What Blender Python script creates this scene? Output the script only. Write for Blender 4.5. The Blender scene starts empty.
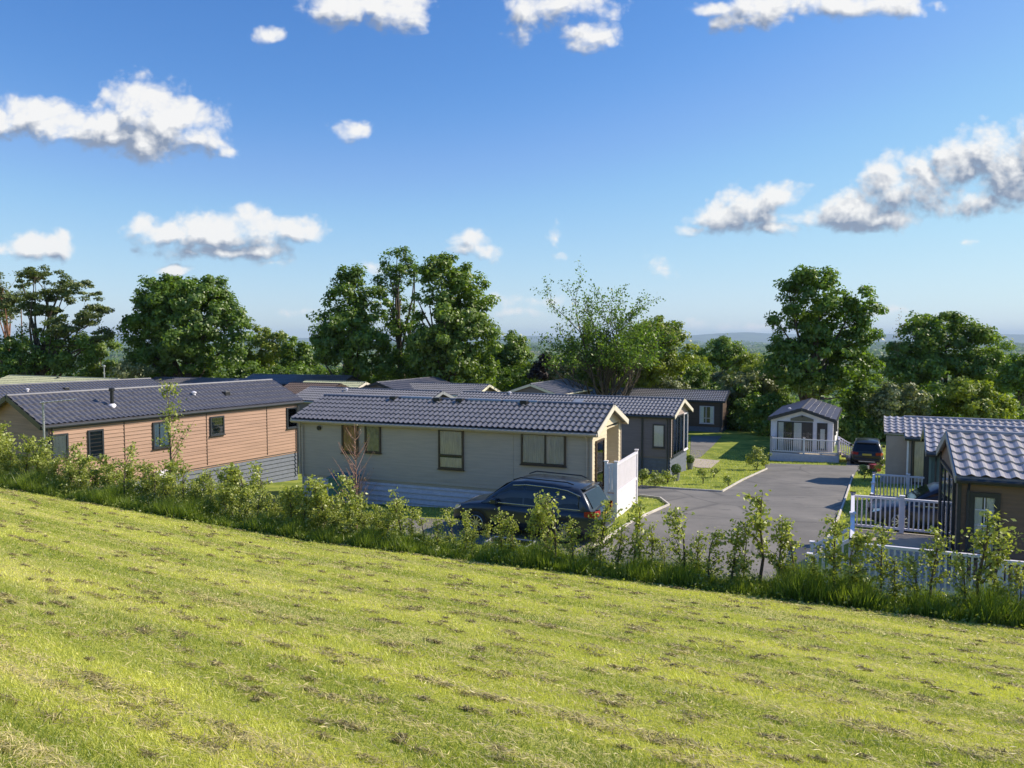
import bpy, bmesh, math, random
import numpy as np
from mathutils import Vector, Matrix, noise
R = math.radians
rng = np.random.default_rng(7)
random.seed(7)
C = bpy.context.scene.collection
SC = bpy.context.scene

# ------------------------------------------------------------------ camera
FPX = 770.0
PITCH = math.atan((384 - 339) / FPX)
cd = bpy.data.cameras.new('camera'); cam = bpy.data.objects.new('camera', cd); C.objects.link(cam)
cd.sensor_width = 36.0; cd.lens = 36.0 * FPX / 1024; cd.clip_start = 0.1; cd.clip_end = 80000
cam.location = (0, 0, 0); cam.rotation_euler = (math.pi / 2 - PITCH, 0, 0)
SC.camera = cam

# ------------------------------------------------------------------ light, sky, exposure
SUN_EL, SUN_AZ = R(37), R(10)          # azimuth measured from +X towards +Y
sd = bpy.data.lights.new('sun', 'SUN'); sd.energy = 4.9; sd.angle = R(0.53); sd.color = (1.0, 0.90, 0.74)
sun = bpy.data.objects.new('sun', sd); C.objects.link(sun)
sdir = Vector((math.cos(SUN_AZ) * math.cos(SUN_EL), math.sin(SUN_AZ) * math.cos(SUN_EL), math.sin(SUN_EL)))
sun.rotation_euler = sdir.to_track_quat('Z', 'Y').to_euler()
SC.view_settings.view_transform = 'Standard'; SC.view_settings.look = 'None'
SC.view_settings.exposure = 0.34; SC.view_settings.gamma = 1.0
SC.render.engine = 'CYCLES'
SC.cycles.max_bounces = 6; SC.cycles.diffuse_bounces = 3; SC.cycles.glossy_bounces = 3
SC.cycles.transmission_bounces = 4; SC.cycles.transparent_max_bounces = 12; SC.cycles.volume_bounces = 0

def ray(u, v):
    cx = (u - 512) / FPX; cy = (384 - v) / FPX
    d = (cx, math.cos(PITCH) + cy * math.sin(PITCH), -math.sin(PITCH) + cy * math.cos(PITCH))
    return d[0] / d[1], d[2] / d[1]

class NT:
    def __init__(s, tree): s.t = tree; s.n = tree.nodes; s.l = tree.links
    def new(s, typ, **kw):
        n = s.n.new(typ)
        for k, v in kw.items(): setattr(n, k, v)
        return n
    def put(s, sock, v):
        if hasattr(v, 'is_output') or isinstance(v, bpy.types.NodeSocket): s.l.new(v, sock)
        else: sock.default_value = v
    def math(s, op, a, b=None, c=None, clamp=False):
        n = s.new('ShaderNodeMath', operation=op, use_clamp=clamp)
        s.put(n.inputs[0], a)
        if b is not None: s.put(n.inputs[1], b)
        if c is not None: s.put(n.inputs[2], c)
        return n.outputs[0]
    def vm(s, op, a, b=None, c=None):
        n = s.new('ShaderNodeVectorMath', operation=op)
        s.put(n.inputs[0], a)
        if b is not None: s.put(n.inputs[1], b)
        if c is not None: s.put(n.inputs[2], c)
        return n.outputs['Value'] if op in ('LENGTH', 'DOT_PRODUCT') else n.outputs['Vector']
    def mix(s, f, a, b, mode='MIX'):
        n = s.new('ShaderNodeMix', data_type='RGBA', blend_type=mode)
        s.put(n.inputs[0], f); s.put(n.inputs[6], a); s.put(n.inputs[7], b)
        return n.outputs[2]
    def noise(s, vec, scale, detail=4, rough=0.5, dist=0.0, dim='3D'):
        n = s.new('ShaderNodeTexNoise', noise_dimensions=dim); s.put(n.inputs['Vector'], vec)
        n.inputs['Scale'].default_value = scale; n.inputs['Detail'].default_value = detail
        n.inputs['Roughness'].default_value = rough; n.inputs['Distortion'].default_value = dist
        return n.outputs['Fac']
    def ramp(s, f, lo, hi, a=0.0, b=1.0, smooth=True):
        n = s.new('ShaderNodeMapRange', interpolation_type='SMOOTHSTEP' if smooth else 'LINEAR')
        s.put(n.inputs[0], f); n.inputs[1].default_value = lo; n.inputs[2].default_value = hi
        n.inputs[3].default_value = a; n.inputs[4].default_value = b
        return n.outputs[0]

# world: Nishita sky with cumulus clouds far away (a function of direction only)
W = bpy.data.worlds.new('World'); SC.world = W; W.use_nodes = True
t = NT(W.node_tree); t.n.clear()
sky = t.new('ShaderNodeTexSky', sky_type='NISHITA'); sky.sun_disc = False
sky.sun_elevation = SUN_EL; sky.sun_rotation = math.pi / 2 - SUN_AZ
sky.air_density = 1.0; sky.dust_density = 0.1; sky.ozone_density = 3.0; sky.altitude = 50
tc = t.new('ShaderNodeTexCoord'); sep = t.new('ShaderNodeSeparateXYZ'); t.l.new(tc.outputs['Generated'], sep.inputs[0])
yy = t.math('MAXIMUM', sep.outputs[1], 0.02)
comb = t.new('ShaderNodeCombineXYZ')
t.put(comb.inputs[0], t.math('DIVIDE', sep.outputs[0], yy)); t.put(comb.inputs[1], t.math('DIVIDE', sep.outputs[2], yy))
P0 = comb.outputs[0]
BLOBS = [  # centre u, v, radius u, radius v  (the clouds' places in the sky, turned into directions), strength
    (34, 110, 46, 18), (4, 122, 44, 20), (62, 128, 54, 20), (98, 124, 48, 26), (142, 112, 50, 36), (172, 120, 50, 30), (196, 130, 36, 26), (150, 143, 42, 26), (115, 138, 60, 18, .8), (222, 150, 16, 8, .6), (45, 134, 40, 12, .8),
    (160, 232, 36, 18), (205, 232, 52, 26), (250, 228, 44, 24), (300, 230, 34, 20), (225, 252, 90, 12, .8), (270, 264, 54, 10, .5), (140, 226, 14, 16),
    (40, 246, 40, 16), (62, 238, 16, 14), (10, 250, 30, 10, .7), (352, 128, 24, 12, .7), (345, 6, 44, 22), (395, 14, 34, 26), (374, 2, 60, 18), (272, 31, 20, 10, .9), (410, 32, 10, 12, .5),
    (470, 236, 30, 16, .75), (484, 252, 20, 12, .7), (462, 250, 20, 10, .6), (530, 12, 32, 28, .7), (560, 4, 60, 20, .7), (594, 38, 34, 18, .8), (612, 12, 30, 12, .5), (520, 30, 14, 22, .6),
    (715, 8, 26, 10, .8), (760, 8, 44, 24), (735, 22, 30, 14, .7), (830, 4, 60, 16), (890, 2, 50, 16), (930, 4, 30, 8, .6),
    (720, 216, 34, 20), (752, 208, 42, 24), (778, 196, 28, 20), (700, 230, 40, 9, .6), (765, 228, 44, 10, .7),
    (812, 218, 34, 14, .8), (850, 210, 44, 24), (890, 190, 44, 28), (925, 184, 44, 34), (955, 168, 34, 32), (988, 150, 34, 30), (1010, 176, 50, 38), (1045, 165, 60, 50), (880, 220, 50, 16, .8), (985, 200, 50, 18, .8), (1090, 190, 70, 40),
    (553, 234, 12, 14, .6), (560, 256, 14, 8, .45), (664, 272, 12, 16, .55), (650, 252, 14, 8, .35), (535, 300, 48, 12, .62), (520, 312, 40, 8, .5), (178, 272, 20, 8, .9), (370, 268, 20, 8, .6),
    (740, 326, 70, 8, .55), (905, 312, 50, 8, .55), (970, 240, 20, 5, .4), (500, 297, 16, 5, .5), (620, 318, 30, 6, .3), (400, 330, 60, 7, .5), (305, 310, 40, 7, .5)]
g = bpy.data.node_groups.new('cloud_density', 'ShaderNodeTree')
g.interface.new_socket('P', in_out='INPUT', socket_type='NodeSocketVector')
g.interface.new_socket('D', in_out='OUTPUT', socket_type='NodeSocketFloat'); g.interface.new_socket('E', in_out='OUTPUT', socket_type='NodeSocketFloat')
q = NT(g); gi = q.new('NodeGroupInput'); go = q.new('NodeGroupOutput')
warp = q.new('ShaderNodeTexNoise'); q.l.new(gi.outputs[0], warp.inputs['Vector']); warp.noise_dimensions = '2D'; warp.inputs['Scale'].default_value = 14; warp.inputs['Detail'].default_value = 3
wv = q.vm('MULTIPLY_ADD', q.vm('SUBTRACT', warp.outputs['Color'], (.5, .5, .5)), (.035, .022, 0), gi.outputs[0])
env = None
for bl in BLOBS:
    (u, v, ru, rv) = bl[:4]; st_ = bl[4] if len(bl) > 4 else 1.0; X, Z = ray(u, v)
    e = q.vm('LENGTH', q.vm('MULTIPLY', q.vm('SUBTRACT', wv, (X, Z, 0)), (FPX / ru / 1.3, FPX / rv / 1.3, 0)))
    e = q.math('MULTIPLY', q.math('SUBTRACT', 1.0, e), st_)
    env = e if env is None else q.math('SMOOTH_MAX', env, e, .10)
def billow(sc, smooth):
    nv = q.new('ShaderNodeTexVoronoi', feature='SMOOTH_F1', voronoi_dimensions='2D'); q.l.new(q.vm('MULTIPLY_ADD', q.vm('SUBTRACT', warp.outputs['Color'], (.5, .5, .5)), (.012, .012, 0), q.vm('MULTIPLY', gi.outputs[0], (1, 1.15, 1))), nv.inputs['Vector'])
    nv.inputs['Scale'].default_value = sc; nv.inputs['Smoothness'].default_value = smooth; return q.math('SUBTRACT', .45, nv.outputs['Distance'])
n1 = q.math('SUBTRACT', q.noise(q.vm('MULTIPLY', wv, (1, 1.3, 1)), 22, 8, .60, 0., '2D'), .5)
bl_ = q.math('ADD', q.math('MULTIPLY', billow(26, .3), .55), q.math('ADD', q.math('MULTIPLY', billow(58, .25), .34), q.math('MULTIPLY', billow(130, .2), .20)))
dens = q.math('ADD', q.math('ADD', q.math('MULTIPLY', q.math('SMOOTH_MIN', env, .7, .2), 1.9), q.math('MULTIPLY', n1, 1.55)), q.math('SUBTRACT', bl_, .50))
dens = q.math('MINIMUM', dens, q.math('MULTIPLY', q.math('ADD', env, .16), 3.0))
q.l.new(dens, go.inputs[0]); q.l.new(env, go.inputs[1])
def cd_at(p):
    n = t.new('ShaderNodeGroup'); n.node_tree = g; t.put(n.inputs[0], p); return n.outputs
o0 = cd_at(P0); o1 = cd_at(t.vm('ADD', P0, (.006, .010, 0))); o2 = cd_at(t.vm('ADD', P0, (.012, .030, 0)))
d0 = o0[0]
mask = t.math('MULTIPLY', t.ramp(d0, -.12, .85), t.ramp(sep.outputs[1], .03, .2))
fine_ = t.math('MULTIPLY', t.math('SUBTRACT', d0, o1[0]), 1.15)
broad = t.math('MULTIPLY', t.math('SUBTRACT', o0[1], o2[1]), t.ramp(sep.outputs[0], -.3, .5, 1.9, .9))
edge_ = t.math('MULTIPLY', t.math('SUBTRACT', 1.0, t.ramp(d0, .10, 1.0)), t.ramp(sep.outputs[0], -.3, .5, .30, .62))
bias = t.ramp(sep.outputs[0], -.3, .5, .44, .16)          # towards the sun the clouds show their shaded sides
bright = t.math('ADD', t.math('ADD', fine_, broad), t.math('ADD', edge_, bias), clamp=True)
ccol = t.mix(bright, (.27, .33, .45, 1), (1.0, .99, .97, 1))
bg1 = t.new('ShaderNodeBackground'); bg2 = t.new('ShaderNodeBackground'); mx = t.new('ShaderNodeMixShader'); wo = t.new('ShaderNodeOutputWorld')
SKY_S = 0.135
crv = t.new('ShaderNodeRGBCurve')                       # deeper, clearer blue overhead than the raw model
for ci_, pts_ in ((0, ((0, 0), (.19, .088), (.28, .19), (.52, .38), (1, .60))), (1, ((0, 0), (.32, .232), (.44, .35), (.57, .48), (1, .69))), (2, ((0, 0), (.60, .60), (.74, .70), (1, .77)))):
    cv_ = crv.mapping.curves[ci_]; cv_.points[0].location = pts_[0]; cv_.points[1].location = pts_[-1]
    for p_ in pts_[1:-1]: cv_.points.new(*p_)
crv.mapping.update()
t.l.new(t.vm('SCALE', sky.outputs[0]), crv.inputs['Color']); crv.inputs['Color'].links[0].from_node.inputs['Scale'].default_value = SKY_S
scl_ = t.new('ShaderNodeVectorMath', operation='SCALE'); t.l.new(crv.outputs[0], scl_.inputs[0]); scl_.inputs['Scale'].default_value = 1 / SKY_S
skyc = scl_.outputs[0]
t.l.new(skyc, bg1.inputs[0]); bg1.inputs[1].default_value = 0.135
t.l.new(ccol, bg2.inputs[0]); bg2.inputs[1].default_value = 0.77
t.put(mx.inputs[0], t.math('MULTIPLY', mask, .96)); t.l.new(bg1.outputs[0], mx.inputs[1]); t.l.new(bg2.outputs[0], mx.inputs[2]); t.l.new(mx.outputs[0], wo.inputs[0])
W.cycles.sampling_method = 'MANUAL'; W.cycles.sample_map_resolution = 512

# ------------------------------------------------------------------ materials
MATS = {}
def mat(name, col, rough=.7, metal=0., spec=.5, var=.12, scale=6., bump=0., bscale=40., coat=0., streak=None, col2=None):
    if name in MATS: return MATS[name]
    m = bpy.data.materials.new(name); m.use_nodes = True; q = NT(m.node_tree)
    b = q.n['Principled BSDF']; tcn = q.new('ShaderNodeTexCoord'); O = tcn.outputs['Object']
    vec = O if streak is None else q.vm('MULTIPLY', O, streak)
    f = q.noise(vec, scale, 5, .6)
    c1 = tuple(max(0, x * (1 - var)) for x in col) + (1,); c2 = tuple(min(1, x * (1 + var)) for x in (col2 or col)) + (1,)
    q.l.new(q.mix(q.ramp(f, .3, .7), c1, c2), b.inputs['Base Color'])
    b.inputs['Roughness'].default_value = rough; b.inputs['Metallic'].default_value = metal
    b.inputs['Specular IOR Level'].default_value = spec; b.inputs['Coat Weight'].default_value = coat; b.inputs['Coat Roughness'].default_value = .05
    if bump:
        bn = q.new('ShaderNodeBump'); bn.inputs['Strength'].default_value = bump; bn.inputs['Distance'].default_value = .01
        q.put(bn.inputs['Height'], q.noise(O, bscale, 4, .6)); q.l.new(bn.outputs[0], b.inputs['Normal'])
    MATS[name] = m; return m
M_sage = mat('sage_cladding', (.50, .41, .34), .6, var=.08, scale=2, streak=(.6, .6, 8), bump=.2)
M_cream = mat('cream_cladding', (.70, .60, .42), .6, var=.06, scale=2)
M_creamtrim = mat('cream_trim', (.72, .66, .54), .5, var=.05)
M_wood = mat('brown_board', (.40, .245, .175), .65, var=.16, scale=1.6, streak=(.35, .35, 9), bump=.3, bscale=60)
M_darkwood = mat('dark_brown_board', (.085, .055, .042), .65, var=.25, scale=1.6, streak=(.35, .35, 9))
M_brown = mat('brown_cladding', (.20, .125, .085), .6, var=.1, scale=2, streak=(.5, .5, 8), bump=.2)
M_slatewall = mat('slate_grey_cladding', (.17, .145, .165), .6, var=.1, scale=2, streak=(.5, .5, 8), bump=.2)
M_stone = mat('stone_grey_cladding', (.42, .33, .29), .6, var=.08, scale=2)
M_green = mat('teal_green_cladding', (.10, .17, .16), .6, var=.08, scale=2)
M_white = mat('white_pvc', (.80, .76, .81), .4, var=.04, scale=3)
M_whiteclad = mat('white_cladding', (.80, .77, .80), .55, var=.05, scale=2)
M_anth = mat('anthracite_frame', (.035, .04, .048), .4, var=.1)
M_brownframe = mat('brown_frame', (.075, .05, .038), .4, var=.12)
M_skirtblue = mat('pale_grey_skirting', (.62, .58, .66), .6, var=.08)
M_skirtdark = mat('dark_grey_skirting', (.12, .135, .17), .6, var=.12)
M_roof = mat('slate_grey_tile', (.125, .122, .138), .32, spec=.8, var=.16, scale=4)
M_rooflight = mat('pale_glint_tile', (.36, .33, .34), .33, spec=.7, var=.13, scale=4)  # base colour brightened to carry a silver glint of sun on the tiles
M_roofpale = mat('pale_green_tile', (.36, .37, .24), .6, var=.15, scale=4)
M_roofmid = mat('mid_grey_tile', (.17, .166, .18), .36, spec=.6, var=.15, scale=4)
M_deck = mat('deck_board', (.42, .36, .28), .7, var=.15, scale=2, streak=(1, 6, 1))
M_black = mat('black_plastic', (.02, .02, .022), .45, var=.2)
M_rubber = mat('tyre_rubber', (.025, .025, .027), .8, var=.2)
M_alloy = mat('alloy_rim', (.55, .56, .58), .3, metal=.8, var=.05)
M_paintblue = mat('blue_grey_car_paint', (.030, .040, .058), .3, metal=.3, var=.06, coat=.5)
M_paintblack = mat('black_car_paint', (.015, .015, .017), .3, var=.05, coat=.3)
M_paintnavy = mat('navy_car_paint', (.018, .022, .034), .35, metal=.1, var=.05, coat=.2)
M_tail = mat('red_lamp_lens', (.32, .015, .015), .15, var=.1)
M_silver = mat('silver_trim', (.6, .61, .63), .25, metal=.85, var=.05)
M_plate = mat('yellow_plate', (.55, .42, .06), .5, var=.05)
M_teal = mat('teal_plastic', (.05, .16, .17), .45, var=.1)
M_red = mat('red_plastic', (.25, .015, .015), .45, var=.15)
M_grey = mat('galvanised_metal', (.42, .43, .44), .45, metal=.5, var=.1)
M_curtain = mat('cream_curtain', (.88, .70, .58), .9, var=.2, scale=5, streak=(9, 9, .4))
M_curtainglare = mat('white_curtain_glare', (.86, .86, .84), .9, var=.08, scale=5, streak=(9, 9, .4))  # white curtains, and white sheets that paint bright glass reflections
M_room = mat('dark_room', (.05, .052, .055), .8, var=.3, scale=2)
M_kerb = mat('concrete_kerb', (.58, .53, .47), .8, var=.15, scale=3)
M_slab = mat('buff_paving', (.46, .38, .31), .85, var=.12, scale=3)
M_pot = mat('stone_pot', (.25, .25, .25), .8)
M_bark = mat('bark', (.10, .078, .058), .9, var=.35, scale=3, bump=.6, bscale=8)
M_barkgrey = mat('grey_bark', (.20, .17, .14), .9, var=.3, scale=3)
M_barkred = mat('pine_bark', (.22, .11, .07), .9, var=.3, scale=3)

def glass(name, tint, refl):
    m = bpy.data.materials.new(name); m.use_nodes = True; q = NT(m.node_tree); q.n.clear()
    tr = q.new('ShaderNodeBsdfTransparent'); tr.inputs[0].default_value = tint
    gl = q.new('ShaderNodeBsdfGlossy'); gl.inputs['Roughness'].default_value = .03; gl.inputs[0].default_value = (.9, .95, 1, 1)
    fr = q.new('ShaderNodeFresnel'); fr.inputs[0].default_value = 1.45
    ms = q.new('ShaderNodeMixShader'); q.put(ms.inputs[0], q.math('ADD', fr.outputs[0], refl, clamp=True)); q.l.new(tr.outputs[0], ms.inputs[1]); q.l.new(gl.outputs[0], ms.inputs[2])
    o = q.new('ShaderNodeOutputMaterial'); q.l.new(ms.outputs[0], o.inputs[0]); return m
M_glass = glass('window_glass', (.95, .96, .96, 1), .0)
M_carglass = glass('tinted_glass', (.12, .14, .16, 1), .08)

def leafmat(name, dark, light, trans=.35, warm=None):
    m = bpy.data.materials.new(name); m.use_nodes = True; q = NT(m.node_tree); q.n.clear()
    at = q.new('ShaderNodeAttribute', attribute_name='tint')
    col = q.mix(at.outputs['Fac'], dark + (1,), light + (1,))
    d = q.new('ShaderNodeBsdfDiffuse'); q.l.new(col, d.inputs[0])
    tr = q.new('ShaderNodeBsdfTranslucent'); q.l.new(q.mix(1.0, col, (1.3, 1.35, .5, 1), 'MULTIPLY'), tr.inputs[0])
    ms = q.new('ShaderNodeMixShader'); ms.inputs[0].default_value = trans; q.l.new(d.outputs[0], ms.inputs[1]); q.l.new(tr.outputs[0], ms.inputs[2])
    gl = q.new('ShaderNodeBsdfGlossy'); gl.inputs['Roughness'].default_value = .45; gl.inputs[0].default_value = (1, 1, 1, 1)
    m2 = q.new('ShaderNodeMixShader'); m2.inputs[0].default_value = .035; q.l.new(ms.outputs[0], m2.inputs[1]); q.l.new(gl.outputs[0], m2.inputs[2])
    o = q.new('ShaderNodeOutputMaterial'); q.l.new(m2.outputs[0], o.inputs[0]); return m
L_dark = leafmat('dark_leaf', (.06, .115, .018), (.22, .34, .045), .45)
L_mid = leafmat('mid_leaf', (.075, .13, .02), (.25, .36, .05), .42)
L_yellow = leafmat('spring_leaf', (.12, .17, .022), (.36, .42, .06), .42)
L_haw = leafmat('blossom_leaf', (.07, .11, .03), (.34, .36, .18), .32)
L_pine = leafmat('pine_needles', (.05, .085, .022), (.21, .25, .065), .32)
L_purple = leafmat('copper_leaf', (.02, .012, .014), (.06, .03, .03), .25)
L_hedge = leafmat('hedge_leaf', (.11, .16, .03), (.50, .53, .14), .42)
L_grass = leafmat('grass_blade', (.07, .125, .016), (.32, .41, .06), .48)
L_mown = leafmat('mown_blade', (.19, .26, .032), (.76, .74, .18), .38)
L_thatch = leafmat('dry_clippings', (.14, .11, .045), (.80, .68, .32), .25)
L_twig = leafmat('red_twig_leaf', (.16, .09, .05), (.35, .22, .12), .3)

# ------------------------------------------------------------------ helpers
def prop(o, label=None, cat=None, group=None, kind=None):
    if label: o['label'] = label
    if cat: o['category'] = cat
    if group: o['group'] = group
    if kind: o['kind'] = kind
    return o
def empty(name, loc, rz=0., label=None, cat=None, group=None):
    o = bpy.data.objects.new(name, None); C.objects.link(o); o.location = loc; o.rotation_euler = (0, 0, rz); o.empty_display_size = .3
    return prop(o, label, cat, group)
def copy_tree(o, parent=None):
    c = o.copy(); C.objects.link(c); c.parent = parent
    for ch in list(o.children): copy_tree(ch, c)
    return c

class MB:
    def __init__(s): s.v = []; s.f = []
    def add(s, vs, fs):
        b = len(s.v); s.v += [tuple(v) for v in vs]; s.f += [tuple(i + b for i in f) for f in fs]; return s
    def box(s, a, b, M=None):
        x0, y0, z0 = a; x1, y1, z1 = b
        vs = [(x0, y0, z0), (x1, y0, z0), (x1, y1, z0), (x0, y1, z0), (x0, y0, z1), (x1, y0, z1), (x1, y1, z1), (x0, y1, z1)]
        if M is not None: vs = [M @ Vector(v) for v in vs]
        return s.add(vs, [(0, 3, 2, 1), (4, 5, 6, 7), (0, 1, 5, 4), (1, 2, 6, 5), (2, 3, 7, 6), (3, 0, 4, 7)])
    def beam(s, p, q, w, h, up=(0, 0, 1)):
        p, q = Vector(p), Vector(q); d = (q - p).normalized(); u = Vector(up)
        sx = d.cross(u)
        if sx.length < 1e-4: sx = d.cross(Vector((0, 1, 0)))
        sx.normalize(); uy = sx.cross(d)
        c = [(-w / 2, -h / 2), (w / 2, -h / 2), (w / 2, h / 2), (-w / 2, h / 2)]
        vs = [p + sx * a + uy * b for a, b in c] + [q + sx * a + uy * b for a, b in c]
        return s.add(vs, [(3, 2, 1, 0), (4, 5, 6, 7), (0, 1, 5, 4), (1, 2, 6, 5), (2, 3, 7, 6), (3, 0, 4, 7)])
    def tube(s, pts, rad, n=8, cap=True):
        pts = [Vector(p) for p in pts]; rs = rad if isinstance(rad, (list, tuple)) else [rad] * len(pts)
        b = len(s.v)
        for i, p in enumerate(pts):
            d = (pts[min(i + 1, len(pts) - 1)] - pts[max(i - 1, 0)]).normalized()
            a = d.cross(Vector((.31, .2, 1)) if abs(d.z) < .9 else Vector((1, .1, 0))).normalized(); c = d.cross(a)
            for k in range(n):
                th = 2 * math.pi * k / n; s.v.append(tuple(p + (a * math.cos(th) + c * math.sin(th)) * rs[i]))
        for i in range(len(pts) - 1):
            for k in range(n):
                s.f.append((b + i * n + k, b + i * n + (k + 1) % n, b + (i + 1) * n + (k + 1) % n, b + (i + 1) * n + k))
        if cap: s.f.append(tuple(b + k for k in range(n))[::-1]); s.f.append(tuple(b + (len(pts) - 1) * n + k for k in range(n)))
        return s
    def lathe(s, c, prof, n=16, axis='z'):
        b = len(s.v); c = Vector(c)
        for r, h in prof:
            for k in range(n):
                th = 2 * math.pi * k / n; a, d = r * math.cos(th), r * math.sin(th)
                s.v.append(tuple(c + (Vector((a, d, h)) if axis == 'z' else Vector((a, h, d)))))
        for i in range(len(prof) - 1):
            for k in range(n):
                s.f.append((b + i * n + k, b + i * n + (k + 1) % n, b + (i + 1) * n + (k + 1) % n, b + (i + 1) * n + k))
        return s
    def build(s, name, m, parent=None, smooth=False, loc=None, bevel=0):
        me = bpy.data.meshes.new(name); me.from_pydata(s.v, [], s.f); me.materials.append(m)
        bm = bmesh.new(); bm.from_mesh(me); bmesh.ops.recalc_face_normals(bm, faces=bm.faces); bm.to_mesh(me); bm.free()
        if smooth: me.shade_smooth()
        o = bpy.data.objects.new(name, me); C.objects.link(o)
        if parent is not None: o.parent = parent
        if loc is not None: o.location = loc
        if bevel:
            md = o.modifiers.new('bevel', 'BEVEL'); md.width = bevel; md.segments = 2; md.limit_method = 'ANGLE'
        return o

def np_mesh(name, verts, nv, m, tint=None, parent=None):
    """verts (N*nv,3): N separate faces of nv corners"""
    me = bpy.data.meshes.new(name); n = len(verts) // nv
    me.vertices.add(n * nv); me.vertices.foreach_set('co', np.ascontiguousarray(verts, dtype=np.float32).ravel())
    me.loops.add(n * nv); me.loops.foreach_set('vertex_index', np.arange(n * nv, dtype=np.int32))
    me.polygons.add(n); me.polygons.foreach_set('loop_start', np.arange(0, n * nv, nv, dtype=np.int32))
    me.update(calc_edges=True); me.materials.append(m)
    if tint is not None:
        a = me.attributes.new('tint', 'FLOAT', 'FACE'); a.data.foreach_set('value', np.clip(tint, 0, 1).astype(np.float32))
    o = bpy.data.objects.new(name, me); C.objects.link(o)
    if parent is not None: o.parent = parent
    return o

def leaf_quads(P, size, nrm, asp=.6):
    """diamond leaves at P, facing nrm"""
    n = len(P); nrm = nrm / (np.linalg.norm(nrm, axis=1, keepdims=True) + 1e-9)
    r = rng.normal(size=(n, 3)); a = np.cross(nrm, r); a /= (np.linalg.norm(a, axis=1, keepdims=True) + 1e-9); b = np.cross(nrm, a)
    s = size.reshape(-1, 1) if hasattr(size, 'reshape') else size
    V = np.empty((n, 4, 3)); V[:, 0] = P - a * s; V[:, 1] = P + b * s * asp - a * s * .1; V[:, 2] = P + a * s; V[:, 3] = P - b * s * asp - a * s * .1
    V[:, 0] += nrm * s * .25; V[:, 2] += nrm * s * -.25
    return V.reshape(-1, 3)

# ------------------------------------------------------------------ terrain
def sstep(a, b, x):
    t_ = np.clip((x - a) / (b - a), 0, 1); return t_ * t_ * (3 - 2 * t_)
def hedge_s(x, y): return (y - 16.5 + .42 * x) / 1.0847
def gz(x, y, small=True):
    x = np.asarray(x, float); y = np.asarray(y, float); s = hedge_s(x, y)
    xa = x                                               # edge height along the hedge
    E = -4.92 + .047 * np.clip(-5 - xa, 0, 30)
    tt = 1 + np.clip(s, -200, .4) / 15.2
    zf = -1.6 + (E + 1.6) * tt + np.where(s < -15.2, 0, .0)
    zf = zf + (.05 * np.sin(x * .55 + y * .3) * np.sin(y * .4 - x * .2)) * sstep(0, -4, -np.abs(s) * 0 + s) if False else zf
    e1 = -6 - .085 * np.clip(y - 25, 0, 27.06)
    far = np.clip(y - 74, 0, None); rx = np.clip(np.abs(x) - 55, 0, None); rr = np.sqrt(far ** 2 + (rx * .6) ** 2)
    e = e1 - 62 * (1 - np.exp(-rr / 420.))
    e = np.maximum(e, -72)
    b = sstep(.5, 2.9, s)
    return zf * (1 - b) + e * b
def g1(x, y): return float(gz(x, y))
def ground_hit(u, v):
    X, Z = ray(u, v); lo, hi = 2., 300.
    yv = np.linspace(lo, hi, 6000); z = gz(X * yv, yv); h = Z * yv - z
    i = np.argmax(h <= 0); y = yv[i]; return X * y, y

def graded(a, b, step, far, grow=1.16):
    c = list(np.arange(a, b + 1e-6, step)); d = step; x = b
    while x < far: d *= grow; x += d; c.append(x)
    d = step; x = a; pre = []
    while x > -far if a <= 0 else False: d *= grow; x -= d; pre.append(x)
    return np.array(pre[::-1] + c)
xs = graded(-34, 34, .5, 30000); ys = graded(-8, 80, .5, 30000)
ys = ys[ys > -400]
GX, GY = np.meshgrid(xs, ys); GZ = gz(GX, GY)
nx, ny = len(xs), len(ys)
vid = np.arange(nx * ny).reshape(ny, nx)
F4 = np.stack([vid[:-1, :-1], vid[:-1, 1:], vid[1:, 1:], vid[1:, :-1]], -1).reshape(-1, 4)
me = bpy.data.meshes.new('ground'); me.vertices.add(nx * ny); me.vertices.foreach_set('co', np.stack([GX, GY, GZ], -1).astype(np.float32).ravel())
me.loops.add(F4.size); me.loops.foreach_set('vertex_index', F4.astype(np.int32).ravel())
me.polygons.add(len(F4)); me.polygons.foreach_set('loop_start', np.arange(0, F4.size, 4, dtype=np.int32)); me.update(calc_edges=True)
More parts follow.
